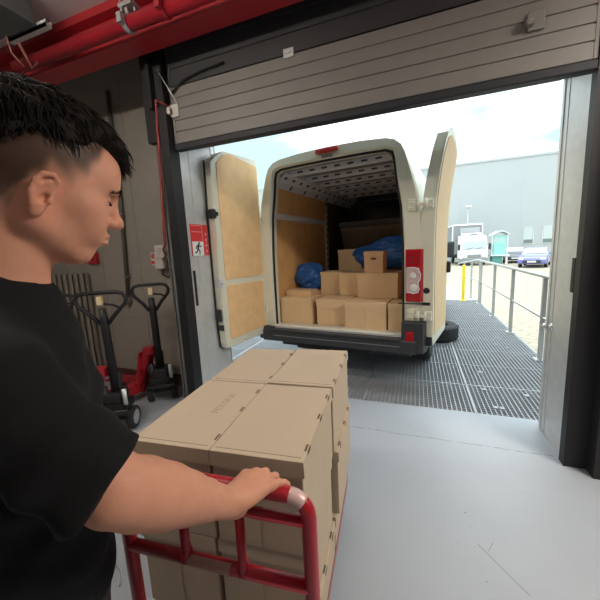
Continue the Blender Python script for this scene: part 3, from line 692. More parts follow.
for s in (-1, 1):
    b = MB(); pl = [(s*.60, 2.45), (s*.58, 2.40), (s*.69, 2.32), (s*.735, 2.26), (s*.75, 2.34), (s*.70, 2.42)]
    b.prism(pl, 1, .13, 2.9)
    b.mi = 1
    for k in range(13):
        v = .22+k*.20
        b.box(-.018, .018, -.028, .028, -.003, .003, mtx=Matrix.Translation((s*.633, v, 2.362)) @ Matrix.Rotation(s*R(36), 4, 'Y'))
        if k % 2: b.box(-.03, .03, -.022, .022, -.002, .004, mtx=Matrix.Translation((s*.712, v+.06, 2.292)) @ Matrix.Rotation(s*R(53), 4, 'Y'))
    b.build('roof_rail', [M['ribs'], M['vandark']], van)
    for (z0, z1) in ((.62, 1.895), (1.975, 2.27)):
        b = MB(); t0 = .0 if z0 < 1.9 else .045
        b.prism([(s*.800, z0), (s*.786, z0), (s*(.786-t0), z1), (s*(.800-t0), z1)], 1, .14, 1.72); b.build('side_panel', M['plyin'], van)
    b = MB(); b.prism([(s*.795, 1.895), (s*.775, 1.905), (s*.772, 1.965), (s*.79, 1.975)], 1, .13, 2.9); b.build('side_rail', M['whitepaint'], van)
    b = MB(); b.box(s*.78-.02, s*.78+.02, 1.72, 1.80, .60, 2.30)
    b.mi = 1
    for k in range(16): b.box(s*.76-.003, s*.76+.003, 1.735, 1.775, .7+k*.1, .735+k*.1)
    b.build('pillar_post', [M['ribs'], M['vandark']], van)
    b = MB(); b.prism([(s*.800, .62), (s*.790, .62), (s*.745, 2.27), (s*.76, 2.27)], 1, 1.82, 2.9); b.build('front_panel', mat('brown_board', (.12, .075, .05), .7), van)
# bulkhead with window and padded ledge
b = MB(); b.box(-.81, .81, 2.90, 2.95, .6, 2.46); b.build('bulkhead', M['vandark'], van)
b = MB(); b.box(-.52, .52, 2.89, 2.905, 1.98, 2.33, .004); b.build('bulkhead_window', mat('dark_glass', (.02, .025, .03), .08, coat=.5), van)
b = MB(); b.tube([(-.56, 2.885, 1.95), (-.50, 2.885, 2.30), (-.40, 2.885, 2.36), (.40, 2.885, 2.36), (.52, 2.885, 2.30), (.56, 2.885, 1.95)], .014, 8); b.build('window_frame', M['vangrey'], van)
b = MB(); b.prism([(2.30, 1.46), (2.34, 1.46), (2.9, 1.62), (2.9, 1.86), (2.12, 1.86), (2.12, 1.80)], 0, -.66, .80, .02); b.build('padded_ledge', M['pad'], van)
b = MB(); b.box(-.68, .80, 2.08, 2.9, 1.86, 1.95, .02); b.build('ledge_top', M['vangrey'], van)
# bumper, lamps
b = MB(); bp = [(-.10, .43), (-.10, .555), (-.085, .575), (.02, .575), (.02, .43)]
b.prism(bp, 0, -.90, .90, .012); b.build('rear_bumper', M['plastic'], van)
b = MB(); b.box(-.74, .74, -.115, -.02, .560, .582, .004); b.mi = 1; b.box(-.74, .74, -.104, -.098, .50, .506); b.build('step_plate', [M['plastic'], M['vangrey']], van)
for s in (-1, 1):
    b = MB(); b.prism([(s*.755, -.085), (s*.96, -.075), (s*.985, .02), (s*.985, .22), (s*.94, .22), (s*.94, .02), (s*.755, .02)], 2, .44, .755 if s > 0 else .60, .01)
    cb = b.build('bumper_corner', M['plastic'], van)
    b = MB(); b.box(s*.835-.035, s*.835+.035, -.092, -.07, .53 if s > 0 else .46, .66 if s > 0 else .55, .006); b.build('reflector', M['lamp_red'], cb)
    # tall tail lamp: red top, clear middle with an S shaped edge, red foot
    def lz(x0, x1, z0, z1, m, nm, par, d=.0):
        b = MB(); pl = [(s*x0, -.03-d), (s*(x1-.03), -.034-d), (s*x1, -.01-d), (s*(x1+.02), .13), (s*x0, .06)]
        b.prism(pl, 2, z0, z1, .008); return b.build(nm, m, par)
    if s < 0:      # the left lamp wraps round the corner; from behind only its edge shows past the open door
        b = MB(); b.prism([(-.90, -.02), (-.958, -.01), (-.968, .13), (-.90, .06)], 2, .95, 1.46, .008); tl = b.build('tail_lamp', M['lamp_red'], van)
        b = MB(); b.prism([(-.95, .0), (-.962, .0), (-.972, .12), (-.95, .12)], 2, 1.035, 1.285, .003); b.build('clear_section', M['lamp_clear'], tl); continue
    tl = lz(.785, .945, .95, 1.46, M['lamp_red'], 'tail_lamp', van)
    lz(.790, .935, 1.035, 1.285, M['lamp_clear'], 'clear_section', tl, .004)
    b = MB(); sp = [(.80, 1.285), (.87, 1.285), (.905, 1.27), (.925, 1.22), (.92, 1.17), (.90, 1.14), (.905, 1.11), (.915, 1.08), (.90, 1.05), (.86, 1.035), (.82, 1.05)]
    b.tube([Vector((s*x, -.042, z)) for x, z in sp], .0055, 8); b.build('lamp_divider', M['lamp_white'], tl)
    b = MB(); b.lathe([(0, 0), (.03, .001), (.036, .004), (.038, .008)], (s*.865, -.046, 1.09), axis=1); b.lathe([(0, 0), (.026, .001), (.03, .006)], (s*.855, -.046, 1.21), axis=1); b.build('lamp_reflector', M['lamp_white'], tl)
    b = MB(); 
    for z in (1.335, 1.39): b.box(s*.86-.06, s*.86+.06, -.037, -.033, z, z+.004)
    b.build('lamp_rib', M['plastic'], tl)
b = MB(); b.box(-.125, .125, -.045, .01, 2.488, 2.532, .012); b.build('brake_light', mat('red_lens_dull', (.55, .05, .05), .3), van)
b = MB(); b.box(-.06, .06, -.03, .01, 2.442, 2.462, .004); b.build('door_striker', M['vangrey'], van)
b = MB(); b.tube([(-.12, -.02, .36), (-.12, -.10, .34), (-.02, -.12, .34), (-.02, -.02, .36)], .015, 8); b.box(-.5, .4, .05, .12, .33, .40); b.build('tow_bracket', M['blk'], van)
b = MB(); b.box(-.80, .80, .2, 5.0, .30, .42); b.cyl((-.75, 1.12, .33), (.75, 1.12, .33), .05, 12); b.build('underbody', M['plastic'], van)
for s in (-1, 1):
    for v in (1.12, 4.35):
        b = MB(); b.lathe([(.18, -.10), (.30, -.11), (.333, -.09), (.34, -.05), (.34, .05), (.333, .09), (.30, .11), (.18, .10)], (s*.83, v, .34), axis=0, n=36); w = b.build('wheel', M['tyre'], van)
        b = MB(); b.lathe([(.19, s*.10), (.17, s*.07), (.08, s*.09), (0, s*.09)], (s*.83, v, .34), axis=0); b.build('hub', M['hub'], w)
        b = MB(); b.lathe([(.40, -.12), (.43, -.12), (.43, .105), (.40, .105), (.40, -.12)], (s*.83, v, .36), axis=0, n=36)
        for vv in list(b.bm.verts):
            if vv.co.z < .36: vv.co.z = .36
        b.build('wheel_arch', M['plastic'], van)
    b = MB(); b.box(s*.80-.11, s*.80+.11, .72, .735, .12, .5); b.build('mud_flap', M['blk'], van)
    b = MB(); b.box(s*1.03-.08, s*1.03+.08, 3.72, 3.82, 1.22, 1.54, .04); b.box(min(s*.93, s*.99), max(s*.93, s*.99), 3.74, 3.80, 1.36, 1.44); b.build('wing_mirror', M['plastic'], van)
    b = MB(); b.box(s*.945-.006, s*.945+.012, .35, 4.2, .86, .97, .004); b.build('side_moulding', M['plastic'], van)
    b = MB(); b._add([Vector((s*x, y, z)) for x, y, z in ((.925, 3.35, 1.5), (.84, 3.40, 2.05), (.86, 3.72, 2.02), (.90, 4.2, 1.52))], [[0, 1, 2, 3]]); b.build('side_window', M['carglass'], van, recalc=False)
b = MB(); b._add([Vector(p) for p in ((-.78, 4.27, 1.74), (.78, 4.27, 1.74), (.66, 3.56, 2.47), (-.66, 3.56, 2.47))], [[0, 1, 2, 3]]); b.build('windscreen', M['carglass'], van, recalc=False)

# rear doors: local x runs from hinge to free edge, local y is the thickness
def rear_door(ang, hx, hy, side, outline, panels, plym, lean_=0.):
    d = bpy.data.objects.new('rear_door', None); COL.objects.link(d); d.parent = van; d.location = (hx, hy, 0); d.rotation_euler.z = ang
    # shell with bulged outer skin
    th = .085
    n = len(outline); c = Vector((sum(p[0] for p in outline)/n, sum(p[1] for p in outline)/n))
    def bul(z): return .035*max(0, 1-((z-1.25)/1.2)**2)
    def yy(off): return off*side
    def lean(z): q = max(0., (z-1.6)/.95); return side*lean_*q*q
    def bend_(bm):
        for v in bm.verts: v.co.y += lean(v.co.z)
    b = MB()
    ol = resample(list(outline)+[outline[0]], 72)[:-1]
    inner = [Vector((p.x, 0, p.y)) for p in ol]
    e1 = [Vector((p.x+(c.x-p.x)*.012, yy(.006), p.y+(c.y-p.y)*.008)) for p in ol]
    e0 = [Vector((p.x, yy(-.010), p.y)) for p in ol]
    eb = [Vector((p.x, yy(-th-bul(p.y)), p.y)) for p in ol]
    b.strip(e1, e0, False, True); b.strip(e0, eb, False, True)
    b._add(e1, [list(range(len(e1)))])
    # outer skin as a grid of strips so that the bulge follows the height
    b._add(eb, [list(range(len(eb)))])
    if lean_:
        bmesh.ops.delete(b.bm, geom=[f_ for f_ in b.bm.faces if len(f_.verts) > 4], context='FACES_ONLY')
        for ring in (e1, eb):     # skins as horizontal strips so that they can bend
            half = len(ring)//2
            lft = sorted(ring, key=lambda p: p.z); zs_ = [.49+(.70-.49)*i/14 for i in range(14)]+[.70+(2.15-.70)*i/16 for i in range(16)]+[2.15+(2.57-2.15)*i/44 for i in range(45)]
            def span(z):
                xs_ = []
                for i in range(len(ring)):
                    p, q = ring[i], ring[(i+1) % len(ring)]
                    if (p.z-z)*(q.z-z) <= 0 and abs(p.z-q.z) > 1e-7: t_ = (z-p.z)/(q.z-p.z); xs_.append(p.lerp(q, t_))
                return (min(xs_, key=lambda p: p.x), max(xs_, key=lambda p: p.x)) if len(xs_) > 1 else None
            sp = [span(min(max(z, lft[0].z+.001), lft[-1].z-.001)) for z in zs_]; sp = [q for q in sp if q]
            b.strip([q[0] for q in sp], [q[1] for q in sp])
        bend_(b.bm)
    sh = b.build('door_shell', M['van'], d)
    for pl, bev in panels:
        b = MB(); q = [(x, z) for x, z in pl]; b.prism(q, 1, min(yy(.004), yy(.012)), max(yy(.004), yy(.012)), .002)
        if lean_:
            for z in (1.65, 1.8, 1.95, 2.1, 2.2, 2.3, 2.4): bmesh.ops.bisect_plane(b.bm, geom=list(b.bm.verts)+list(b.bm.edges)+list(b.bm.faces), plane_co=(0, 0, z), plane_no=(0, 0, 1))
            bend_(b.bm)
        b.build('plywood_panel', plym, d)
    return d
lo = [(0.03, .505), (.70, .49), (.735, .52), (.742, 2.40), (.65, 2.49), (.55, 2.545), (.03, 2.56), (.0, 2.53), (.0, 2.40), (0, .56)]
lp1 = [(.05, 1.235), (.655, 1.235), (.668, 1.27), (.665, 2.40), (.56, 2.50), (.47, 2.53), (.040, 2.485), (.022, 2.45), (.022, 1.26)]
lp2 = [(.05, .60), (.64, .585), (.66, .615), (.655, 1.155), (.62, 1.175), (.05, 1.165), (.035, 1.14)]
ld = rear_door(math.atan2(-.999, -.062), -.893, 0, 1, lo, [(lp1, 0), (lp2, 0)], M['ply'])
def dpart(name, m, fn, par):
    b = MB(); fn(b); return b.build(name, m, par)
dpart('check_strap', M['blk'], lambda b: (b.box(.725, .775, -.06, .02, 1.86, 1.95, .01), b.box(.70, .74, -.02, .02, 1.885, 1.925, .004)), ld)
dpart('lock_case', M['steel'], lambda b: (b.box(.71, .75, -.05, .012, 1.16, 1.26, .008), b.cyl((.73, 0, 1.21), (.73, .03, 1.21), .014, 10)), ld)
dpart('handle', M['plastic'], lambda b: (b.box(.735, .765, -.09, -.01, .80, .93, .012), b.box(.735, .75, -.07, 0, .70, .76, .004)), ld)
dpart('edge_seal', M['blk'], lambda b: b.tube([(.748, -.07, 2.42), (.748, -.085, 1.9), (.748, -.09, 1.3), (.748, -.085, .8), (.738, -.08, .52), (.70, -.08, .488), (.35, -.085, .492)], .009, 8), ld)
dpart('lower_clip', M['steel'], lambda b: (b.box(.40, .435, .0, .02, .515, .55, .004), b.box(.55, .59, 0, .012, .50, .512)), ld)
ro = [(0.03, .50), (.76, .50), (.79, .53), (.80, 2.38), (.74, 2.46), (.42, 2.535), (.15, 2.55), (.06, 2.51), (.02, 2.36), (0, 1.9), (-.01, 1.3), (0, .55)]
rp1 = [(.06, .61), (.745, .60), (.755, .64), (.76, 2.35), (.71, 2.42), (.45, 2.475), (.22, 2.49), (.12, 2.45), (.065, 2.32), (.045, 1.88), (.04, 1.3)]
rd = rear_door(math.atan2(.997, .095), 1.032, 0, -1, ro, [(rp1, 0)], M['plyr'], .11)
dpart('lock_case', M['plastic'], lambda b: b.box(.735, .80, -.05, .02, 1.17, 1.30, .012), rd)
dpart('dark_corner', M['blk'], lambda b: b.box(-.006, .02, .0, .10, .51, .60, .004), rd)
dpart('edge_buffer', M['blk'], lambda b: b.lathe([(0, -.006), (.028, -.006), (.032, 0), (.028, .006), (0, .006)], (-.004, .055, 1.06), axis=0, n=16), rd)
dpart('stay_mount', M['blk'], lambda b: b.box(-.012, .0, .02, .10, .915, .945, .004), rd)
dpart('door_stay', M['blk'], lambda b: b.tube([(-.01, .06, .93), (-.07, .18, .935), (-.10, .30, .94)], .007, 8), rd)
for z in (1.87, .815):
    b = MB()
    b.box(.80, .875, -.028, .0, z-.055, z+.055, .006); b.cyl((.905, -.035, z-.05), (.905, -.035, z+.05), .014, 12); b.box(.875, .965, -.045, -.025, z-.018, z+.018, .005)
    b.cyl((.968, -.038, z-.045), (.968, -.038, z+.045), .014, 12); b.box(.968, 1.03, -.035, -.005, z-.045, z+.045, .006)
    for zz in (-.025, .025):
        for x in (.825, .85, .995, 1.015): b.cyl((x, -.04, z+zz), (x, -.02, z+zz), .008, 8)
    b.build('hinge', M['van'], van)
    b = MB(); b.box(-.96, -.86, -.03, .02, z-.05, z+.05, .006); b.cyl((-.925, -.03, z-.06), (-.925, -.03, z+.06), .014, 12); b.build('hinge', M['van'], van)

# cargo: cardboard boxes and blue bags inside the van
GV = 'boxes loaded in the van'
def vb(u, v, z, label, w, d, h, rz=0., **k):
    p = vm @ Vector((u, v, 0)); return card_box('cardboard_box', label, w, d, h, loc=(p.x, p.y, z), rotz=VA+rz, group=GV, slots=False, **k)
zf = .603
vb(-.545, .12+.20, zf, 'cardboard box on the van floor, first from the left plywood side', .44, .38, .325, cm='cardv', lid=.06)
vb(-.085, .15+.20, zf, 'cardboard box with drooping lid flap on the van floor, second from the left', .385, .38, .31, cm='cardv', lid=.075, bow=.03, rz=R(1.5))
vb(.345, .06+.19, zf, 'cardboard box with deep lid on the van floor, third from the left', .46, .36, .305, cm='cardv', lid=.06, rz=R(-.8))
vb(.685, .09+.19, zf, 'cardboard box on the van floor half hidden by the right door pillar', .20, .36, .295, cm='cardv', lid=.06)
vb(-.60, .545+.12, zf, 'cardboard box in the second row of the van under the blue bag', .36, .24, .36, cm='cardv', lid=.05)
vb(-.585, .40, zf+.326, 'thin flat cardboard box lying on the first box from the left in the van', .37, .22, .072, cm='cardv', lid=0)
vb(-.265, .62+.18, zf, 'tall cardboard box in the second row of the van left of centre', .30, .34, .60, cm='cardv', lid=.04)
vb(.02, .545+.19, zf, 'large cardboard box in the middle of the van with wide plain front', .27, .38, .595, cm='cardv', lid=0)
vb(.42, .47+.18, zf, 'cardboard box in the second row of the van on the right, under the lidded box', .36, .36, .285, cm='cardv', lid=.05)
vb(.40, .40+.17, zf+.306, 'wide lidded cardboard box in the van carrying the small upright box', .475, .34, .29, cm='cardv', lid=.055)
vb(.365, .36+.13, zf+.598, 'small upright cardboard box with hand hole standing on top of the van load', .225, .20, .25, cm='cardp', lid=.045, hole=True, hole_w=.035)
vb(-.21, 1.25+.2, zf+.0, 'tall cardboard box far back in the van behind the large plain box', .36, .4, .88, cm='cardv', lid=.04)
vb(.35, 1.20, zf, 'cardboard box deep in the van under the large blue bag', .70, .5, .60, cm='cardv', lid=.04)

def blob_bag(label, centre, rad, seed, rz, m, group, crease=.16):
    bm = bmesh.new(); bmesh.ops.create_icosphere(bm, subdivisions=5, radius=1)
    off = Vector((seed*3.1, seed*1.7, seed*.9))
    for v in bm.verts:
        n = v.co.normalized(); q = n*1.5+off
        a = noise.noise(q)*.32+(.5-abs(noise.noise(q*2.3)))*crease+(.5-abs(noise.noise(q*5.1)))*crease*.45
        r = 1+a
        p = Vector((n.x*rad[0]*r, n.y*rad[1]*r, n.z*rad[2]*r))
        p.z = max(p.z, -rad[2]*.80)
        v.co = p
    for fc in bm.faces: fc.smooth = False
    me = bpy.data.meshes.new('plastic_bag'); bm.to_mesh(me); bm.free(); me.materials.append(m)
    o = bpy.data.objects.new('plastic_bag', me); COL.objects.link(o)
    p = vm @ Vector(centre); o.location = p; o.rotation_euler.z = VA+rz
    return tag(o, label, 'bag', group)
GB = 'blue plastic bags in the van'
blob_bag('crumpled dark blue plastic bag against the left plywood side of the van', (-.60, .72, 1.12), (.20, .16, .195), 1.3, .3, M['bluebag'], GB)
blob_bag('large blue plastic bag behind the small upright box in the van', (.42, 1.05, 1.385), (.43, .22, .19), 2.7, 0, M['bluebag'], GB)
SUN, LAMP, EXPO, HEADYAW, SKIN = 0.0, 95, .4, 29, (.59, .28, .18)

# ------------------------------------------------------------------ person: one continuous body grown from blended volumes, clothes and hair as its children
def V3(*a): return np.array(a, dtype=np.float32)
class Field:
    def __init__(s, xs, ys, zs):
        s.ax = [np.asarray(a, np.float32) for a in (xs, ys, zs)]; s.D = np.full([len(a) for a in s.ax], .06, np.float32)
    def sub(s, lo, hi):
        sl = tuple(slice(int(np.searchsorted(a, l)), int(np.searchsorted(a, h))) for a, l, h in zip(s.ax, lo, hi))
        return sl, np.meshgrid(*[a[q] for a, q in zip(s.ax, sl)], indexing='ij', sparse=True)
    def comb(s, sl, d, k, mode):
        D = s.D[sl]
        if mode == 'add':
            h = np.maximum(k-np.abs(D-d), 0)/max(k, 1e-6); s.D[sl] = np.minimum(D, d)-h*h*k*.25
        elif mode == 'cut':
            d = -d; h = np.maximum(k-np.abs(D-d), 0)/max(k, 1e-6); s.D[sl] = np.maximum(D, d)+h*h*k*.25
    def capsule(s, a, b, ra, rb, k=.01, mode='add', sq=None):
        a = np.asarray(a, np.float32); b = np.asarray(b, np.float32); m = max(ra, rb)+k+.03
        sl, (x, y, z) = s.sub(np.minimum(a, b)-m, np.maximum(a, b)+m)
        ab = b-a; L2 = float(ab@ab)+1e-9
        t = np.clip(((x-a[0])*ab[0]+(y-a[1])*ab[1]+(z-a[2])*ab[2])/L2, 0, 1)
        d = np.sqrt((x-a[0]-t*ab[0])**2+(y-a[1]-t*ab[1])**2+(z-a[2]-t*ab[2])**2)-(ra+(rb-ra)*t)
        s.comb(sl, d, k, mode)
    def ell(s, c, r, rot=None, k=.01, mode='add'):
        c = np.asarray(c, np.float32); r = np.asarray(r, np.float32); m = float(r.max())+k+.03
        sl, (x, y, z) = s.sub(c-m, c+m); x = x-c[0]; y = y-c[1]; z = z-c[2]
        if rot is None: q = (x, y, z)
        else: q = [x*rot[i][0]+y*rot[i][1]+z*rot[i][2] for i in range(3)]
        k0 = np.sqrt((q[0]/r[0])**2+(q[1]/r[1])**2+(q[2]/r[2])**2); k1 = np.sqrt((q[0]/r[0]**2)**2+(q[1]/r[1]**2)**2+(q[2]/r[2]**2)**2)
        s.comb(sl, k0*(k0-1)/np.maximum(k1, 1e-6), k, mode)
    def plane_cut(s, p, n, lo, hi):
        # removes what lies on the +n side of p inside the box lo..hi
        sl, (x, y, z) = s.sub(lo, hi); d = (x-p[0])*n[0]+(y-p[1])*n[1]+(z-p[2])*n[2]
        s.D[sl] = np.maximum(s.D[sl], d)
    def mesh(s, name, m, parent):
        D = s.D; ins = D < 0
        cnt = np.zeros([n-1 for n in D.shape], np.uint8)
        for i in (0, 1):
            for j in (0, 1):
                for k in (0, 1): cnt += ins[i:D.shape[0]-1+i, j:D.shape[1]-1+j, k:D.shape[2]-1+k]
        act = np.argwhere((cnt > 0) & (cnt < 8)); idx = np.full(cnt.shape, -1, np.int32); idx[tuple(act.T)] = np.arange(len(act))
        P = np.zeros((len(act), 3)); W = np.zeros(len(act))
        cor = [(i, j, k) for i in (0, 1) for j in (0, 1) for k in (0, 1)]
        val = {c: D[act[:, 0]+c[0], act[:, 1]+c[1], act[:, 2]+c[2]] for c in cor}
        for c in cor:
            for ax in range(3):
                if c[ax] == 0:
                    e = list(c); e[ax] = 1; e = tuple(e); a = val[c]; b_ = val[e]; mk = (a < 0) != (b_ < 0)
                    t = np.where(mk, a/np.where(mk, a-b_, 1), 0)
                    pos = np.stack([s.ax[q][act[:, q]+c[q]]+(t*(s.ax[q][np.minimum(act[:, q]+1, len(s.ax[q])-1)]-s.ax[q][act[:, q]]) if q == ax else 0) for q in range(3)], 1)
                    P[mk] += pos[mk]; W[mk] += 1
        P /= W[:, None]
        F_ = []
        for ax in range(3):
            o = [q for q in range(3) if q != ax]
            sa = [slice(1, D.shape[q]-1) for q in range(3)]; sb = list(sa); sa[ax] = slice(0, D.shape[ax]-1); sb[ax] = slice(1, D.shape[ax])
            cr = np.argwhere(ins[tuple(sa)] != ins[tuple(sb)])
            for q in o: cr[:, q] += 1
            flip = ins[tuple(cr.T)]
            def I(d0, d1):
                c = cr.copy(); c[:, o[0]] -= d0; c[:, o[1]] -= d1; return idx[tuple(c.T)]
            quad = np.stack([I(1, 1), I(0, 1), I(0, 0), I(1, 0)], 1)
            fl = flip if ax != 1 else ~flip
            quad[~fl] = quad[~fl][:, ::-1]; F_.append(quad)
        F_ = np.concatenate(F_)
        me = bpy.data.meshes.new(name); me.vertices.add(len(P)); me.vertices.foreach_set('co', P.astype(np.float32).ravel())
        me.loops.add(F_.size); me.loops.foreach_set('vertex_index', F_.astype(np.int32).ravel())
        me.polygons.add(len(F_)); me.polygons.foreach_set('loop_start', np.arange(0, F_.size, 4, dtype=np.int32)); me.polygons.foreach_set('loop_total', np.full(len(F_), 4, np.int32))
        me.update(calc_edges=True); me.validate()
        me.polygons.foreach_set('use_smooth', np.ones(len(me.polygons), bool)); me.materials.append(m)
        o = bpy.data.objects.new(name, me); COL.objects.link(o); o.parent = parent
        return o, P

OH = V3(-.578, .362, 1.612); PT = R(20.0); YF = R(HEADYAW)
fh = np.array([math.sin(YF), math.cos(YF), 0]); rgt = np.array([math.cos(YF), -math.sin(YF), 0])
hx = fh*math.cos(PT)-np.array([0, 0, math.sin(PT)]); hz = fh*math.sin(PT)+np.array([0, 0, math.cos(PT)]); hy = -rgt
HR = np.stack([hx, hy, hz])             # rows: head axes (front, left, up)
HS = 1.0
def hp(x, y, z):
    if z < .04: z = .04+(z-.04)*.885
    return OH+HS*(hx*x+hy*y+hz*z)
def hr(*r): return [HS*q for q in r]
def tilt(ax, a):
    c, s_ = math.cos(a), math.sin(a)
    m = {'x': [[1, 0, 0], [0, c, s_], [0, -s_, c]], 'y': [[c, 0, -s_], [0, 1, 0], [s_, 0, c]], 'z': [[c, s_, 0], [-s_, c, 0], [0, 0, 1]]}[ax]
    return np.array(m) @ HR

SR, EL, WR = V3(-.490, .212, 1.345), V3(-.376, .264, 1.196), V3(-.348, .466, 1.010)
NB = V3(-.632, .300, 1.445); SL = V3(-.77, .40, 1.385)
ELL, WRL = V3(-.80, .41, 1.12), V3(-.74, .52, .90)
def axis(lo, hi, segs, coarse):
    v = [lo]
    while v[-1] < hi:
        st = coarse
        for a, b_, q in segs:
            if a <= v[-1] < b_: st = min(st, q)
        v.append(v[-1]+st)
    return np.array(v)
XS = axis(-1.0, -.18, [(-.70, -.42, .0024), (-.42, -.24, .0020)], .007)
YS = axis(.0, .72, [(.22, .54, .0024), (.50, .615, .0020)], .007)
ZS = axis(-.01, 1.80, [(1.46, 1.80, .0024), (.93, 1.06, .0020), (1.06, 1.46, .005)], .010)
fd = Field(XS, YS, ZS)
# trunk, legs
PEL = V3(-.645, .275, .93); CH = V3(-.628, .30, 1.25); AB = V3(-.64, .28, 1.08)
TB = np.array([[.87, -.49, 0], [.49, .87, 0], [0, 0, 1]])
fd.ell(CH, (.165, .105, .21), TB, .03); fd.ell(AB, (.145, .098, .20), TB, .05); fd.ell(PEL, (.16, .105, .14), TB, .05)
fd.capsule(NB+V3(0, 0, -.04), SR, .055, .05, .05); fd.capsule(NB+V3(0, 0, -.04), SL, .055, .05, .05)
for s in (-1, 1):
    h = PEL+TB[0].astype(np.float32)*s*.085-V3(0, 0, .05); kn = h+V3(.01, .02, -.40); an = kn+V3(-.01, -.03, -.40)
    fd.capsule(h, kn, .082, .055, .04); fd.capsule(kn, an, .055, .038, .03); fd.capsule(an, an+V3(.05, .10, -.045), .038, .03, .02)
# arms
fd.capsule(SR, EL, .052, .044, .03); fd.capsule(SL, ELL, .052, .042, .03); fd.capsule(ELL, WRL, .042, .027, .02); fd.ell(WRL+V3(.02, .05, -.03), (.03, .04, .05), None, .02)
m1 = EL+(WR-EL)*.28
fa = [(0, .045), (.16, .0485), (.34, .0475), (.52, .042), (.70, .0355), (.86, .030), (1.0, .0285), (1.10, .0275)]
for (ta, ra), (tb_, rb) in zip(fa, fa[1:]): fd.capsule(EL+(WR-EL)*ta, EL+(WR-EL)*tb_, ra, rb, .004)
fd.ell(WR+V3(.020, .004, .010), (.010, .011, .010), None, .010)
# hand: palm, four fingers over the bar, thumb under it
KN = [V3(-.353, .542, 1.012), V3(-.3295, .549, 1.0165), V3(-.3065, .547, 1.014), V3(-.2865, .538, 1.007)]
FG = [[(.004, .030, -.018), (.003, .002, -.026), (.001, -.016, -.018)], [(.006, .032, -.019), (.003, .001, -.029), (.001, -.018, -.018)],
      [(.009, .029, -.018), (.004, .002, -.027), (.002, -.016, -.016)], [(.011, .015, -.004), (.008, .009, -.004), (.005, .005, -.007)]]
for k, q in enumerate(KN):
    b0 = WR+(q-WR)*.12+V3((k-1.5)*.007, 0, 0)
    fd.capsule(b0, q, .0165, .0118, .014); fd.ell(q+V3(0, 0, .001), (.0105, .011, .0095), None, .006)
fd.ell(WR*.45+(KN[1]+KN[2])*.5*.55+V3(0, 0, -.006), (.037, .048, .016), None, .012)
for k, q in enumerate(KN):
    p = q; r0 = [.0098, .0100, .0095, .0084][k]
    for j, dlt in enumerate(FG[k]):
        n_ = p+V3(*dlt); fd.capsule(p, n_, r0-j*.0007, r0-.0007-j*.0007, .003 if j else .005); p = n_
        if j == 0: fd.ell(n_, (r0+.0006,)*3, None, .003)
th = [WR+V3(-.012, .014, -.004), V3(-.376, .512, .985), V3(-.372, .540, .962), V3(-.350, .556, .955)]
for a, b_, ra, rb in ((th[0], th[1], .016, .0125), (th[1], th[2], .0118, .0105), (th[2], th[3], .0105, .0088)): fd.capsule(a, b_, ra, rb, .008)
# neck
fd.capsule(hp(-.030, 0, -.055), NB+V3(0, 0, -.04), .055, .058, .03)
fd.capsule(hp(-.058, 0, -.02), NB+V3(-.018, -.030, -.03), .040, .056, .03)
# skull and face
fd.ell(hp(-.006, 0, .046), hr(.097, .0755, .092), HR, .02)
fd.ell(hp(.034, 0, -.022), hr(.058, .0615, .080), HR, .03)
fd.ell(hp(.072, 0, .055), hr(.024, .050, .045), HR, .03)
for s in (-1, 1):
    fd.capsule(hp(-.004, s*.053, -.060), hp(.059, s*.018, -.094), .0165, .0165, .025)
    fd.capsule(hp(-.006, s*.058, -.015), hp(-.004, s*.053, -.060), .016, .0165, .02)
    fd.ell(hp(.058, s*.045, -.012), hr(.022, .018, .020), HR, .02)
    fd.ell(hp(.070, s*.030, -.040), hr(.022, .022, .028), HR, .02)
fd.ell(hp(.066, 0, -.094), hr(.020, .022, .017), HR, .018)
fd.ell(hp(.076, 0, -.055), hr(.024, .030, .026), HR, .015)
fd.capsule(hp(.083, -.030, .041), hp(.083, .030, .041), .0115, .0115, .014)
for s in (-1, 1):
    fd.ell(hp(.098, s*.030, .017), hr(.020, .017, .013), HR, .010, 'cut')
    fd.ell(hp(.0765, s*.0315, .0165), hr(.0130, .0150, .0125), HR, .004)
    # upper lid fold and lower lid
    fd.capsule(hp(.089, s*.020, .0275), hp(.079, s*.046, .0235), .0030, .0030, .004)
    fd.capsule(hp(.0885, s*.021, .0095), hp(.0815, s*.044, .0115), .0012, .0012, .002, 'cut')
    fd.capsule(hp(.087, s*.021, .004), hp(.079, s*.045, .006), .0035, .0035, .006)
fd.capsule(hp(.088, 0, .036), hp(.1085, 0, -.010), .0085, .0100, .010)
fd.ell(hp(.1115, 0, -.0145), hr(.0125, .0120, .0110), HR, .007)
for s in (-1, 1):
    fd.ell(hp(.1005, s*.0125, -.0195), hr(.011, .0075, .0085), HR, .005)
    fd.ell(hp(.104, s*.0065, -.0285), hr(.006, .0035, .003), HR, .002, 'cut')
# lips
fd.ell(hp(.0965, 0, -.0475), hr(.0100, .0215, .0068), HR, .004)
fd.ell(hp(.0965, 0, -.0610), hr(.0100, .0195, .0075), HR, .004)
fd.capsule(hp(.110, 0, -.0540), hp(.086, .024, -.0555), .0014, .0014, .002, 'cut'); fd.capsule(hp(.110, 0, -.0540), hp(.086, -.024, -.0555), .0014, .0014, .002, 'cut')
fd.ell(hp(.100, 0, -.0765), hr(.010, .018, .0055), HR, .006, 'cut')
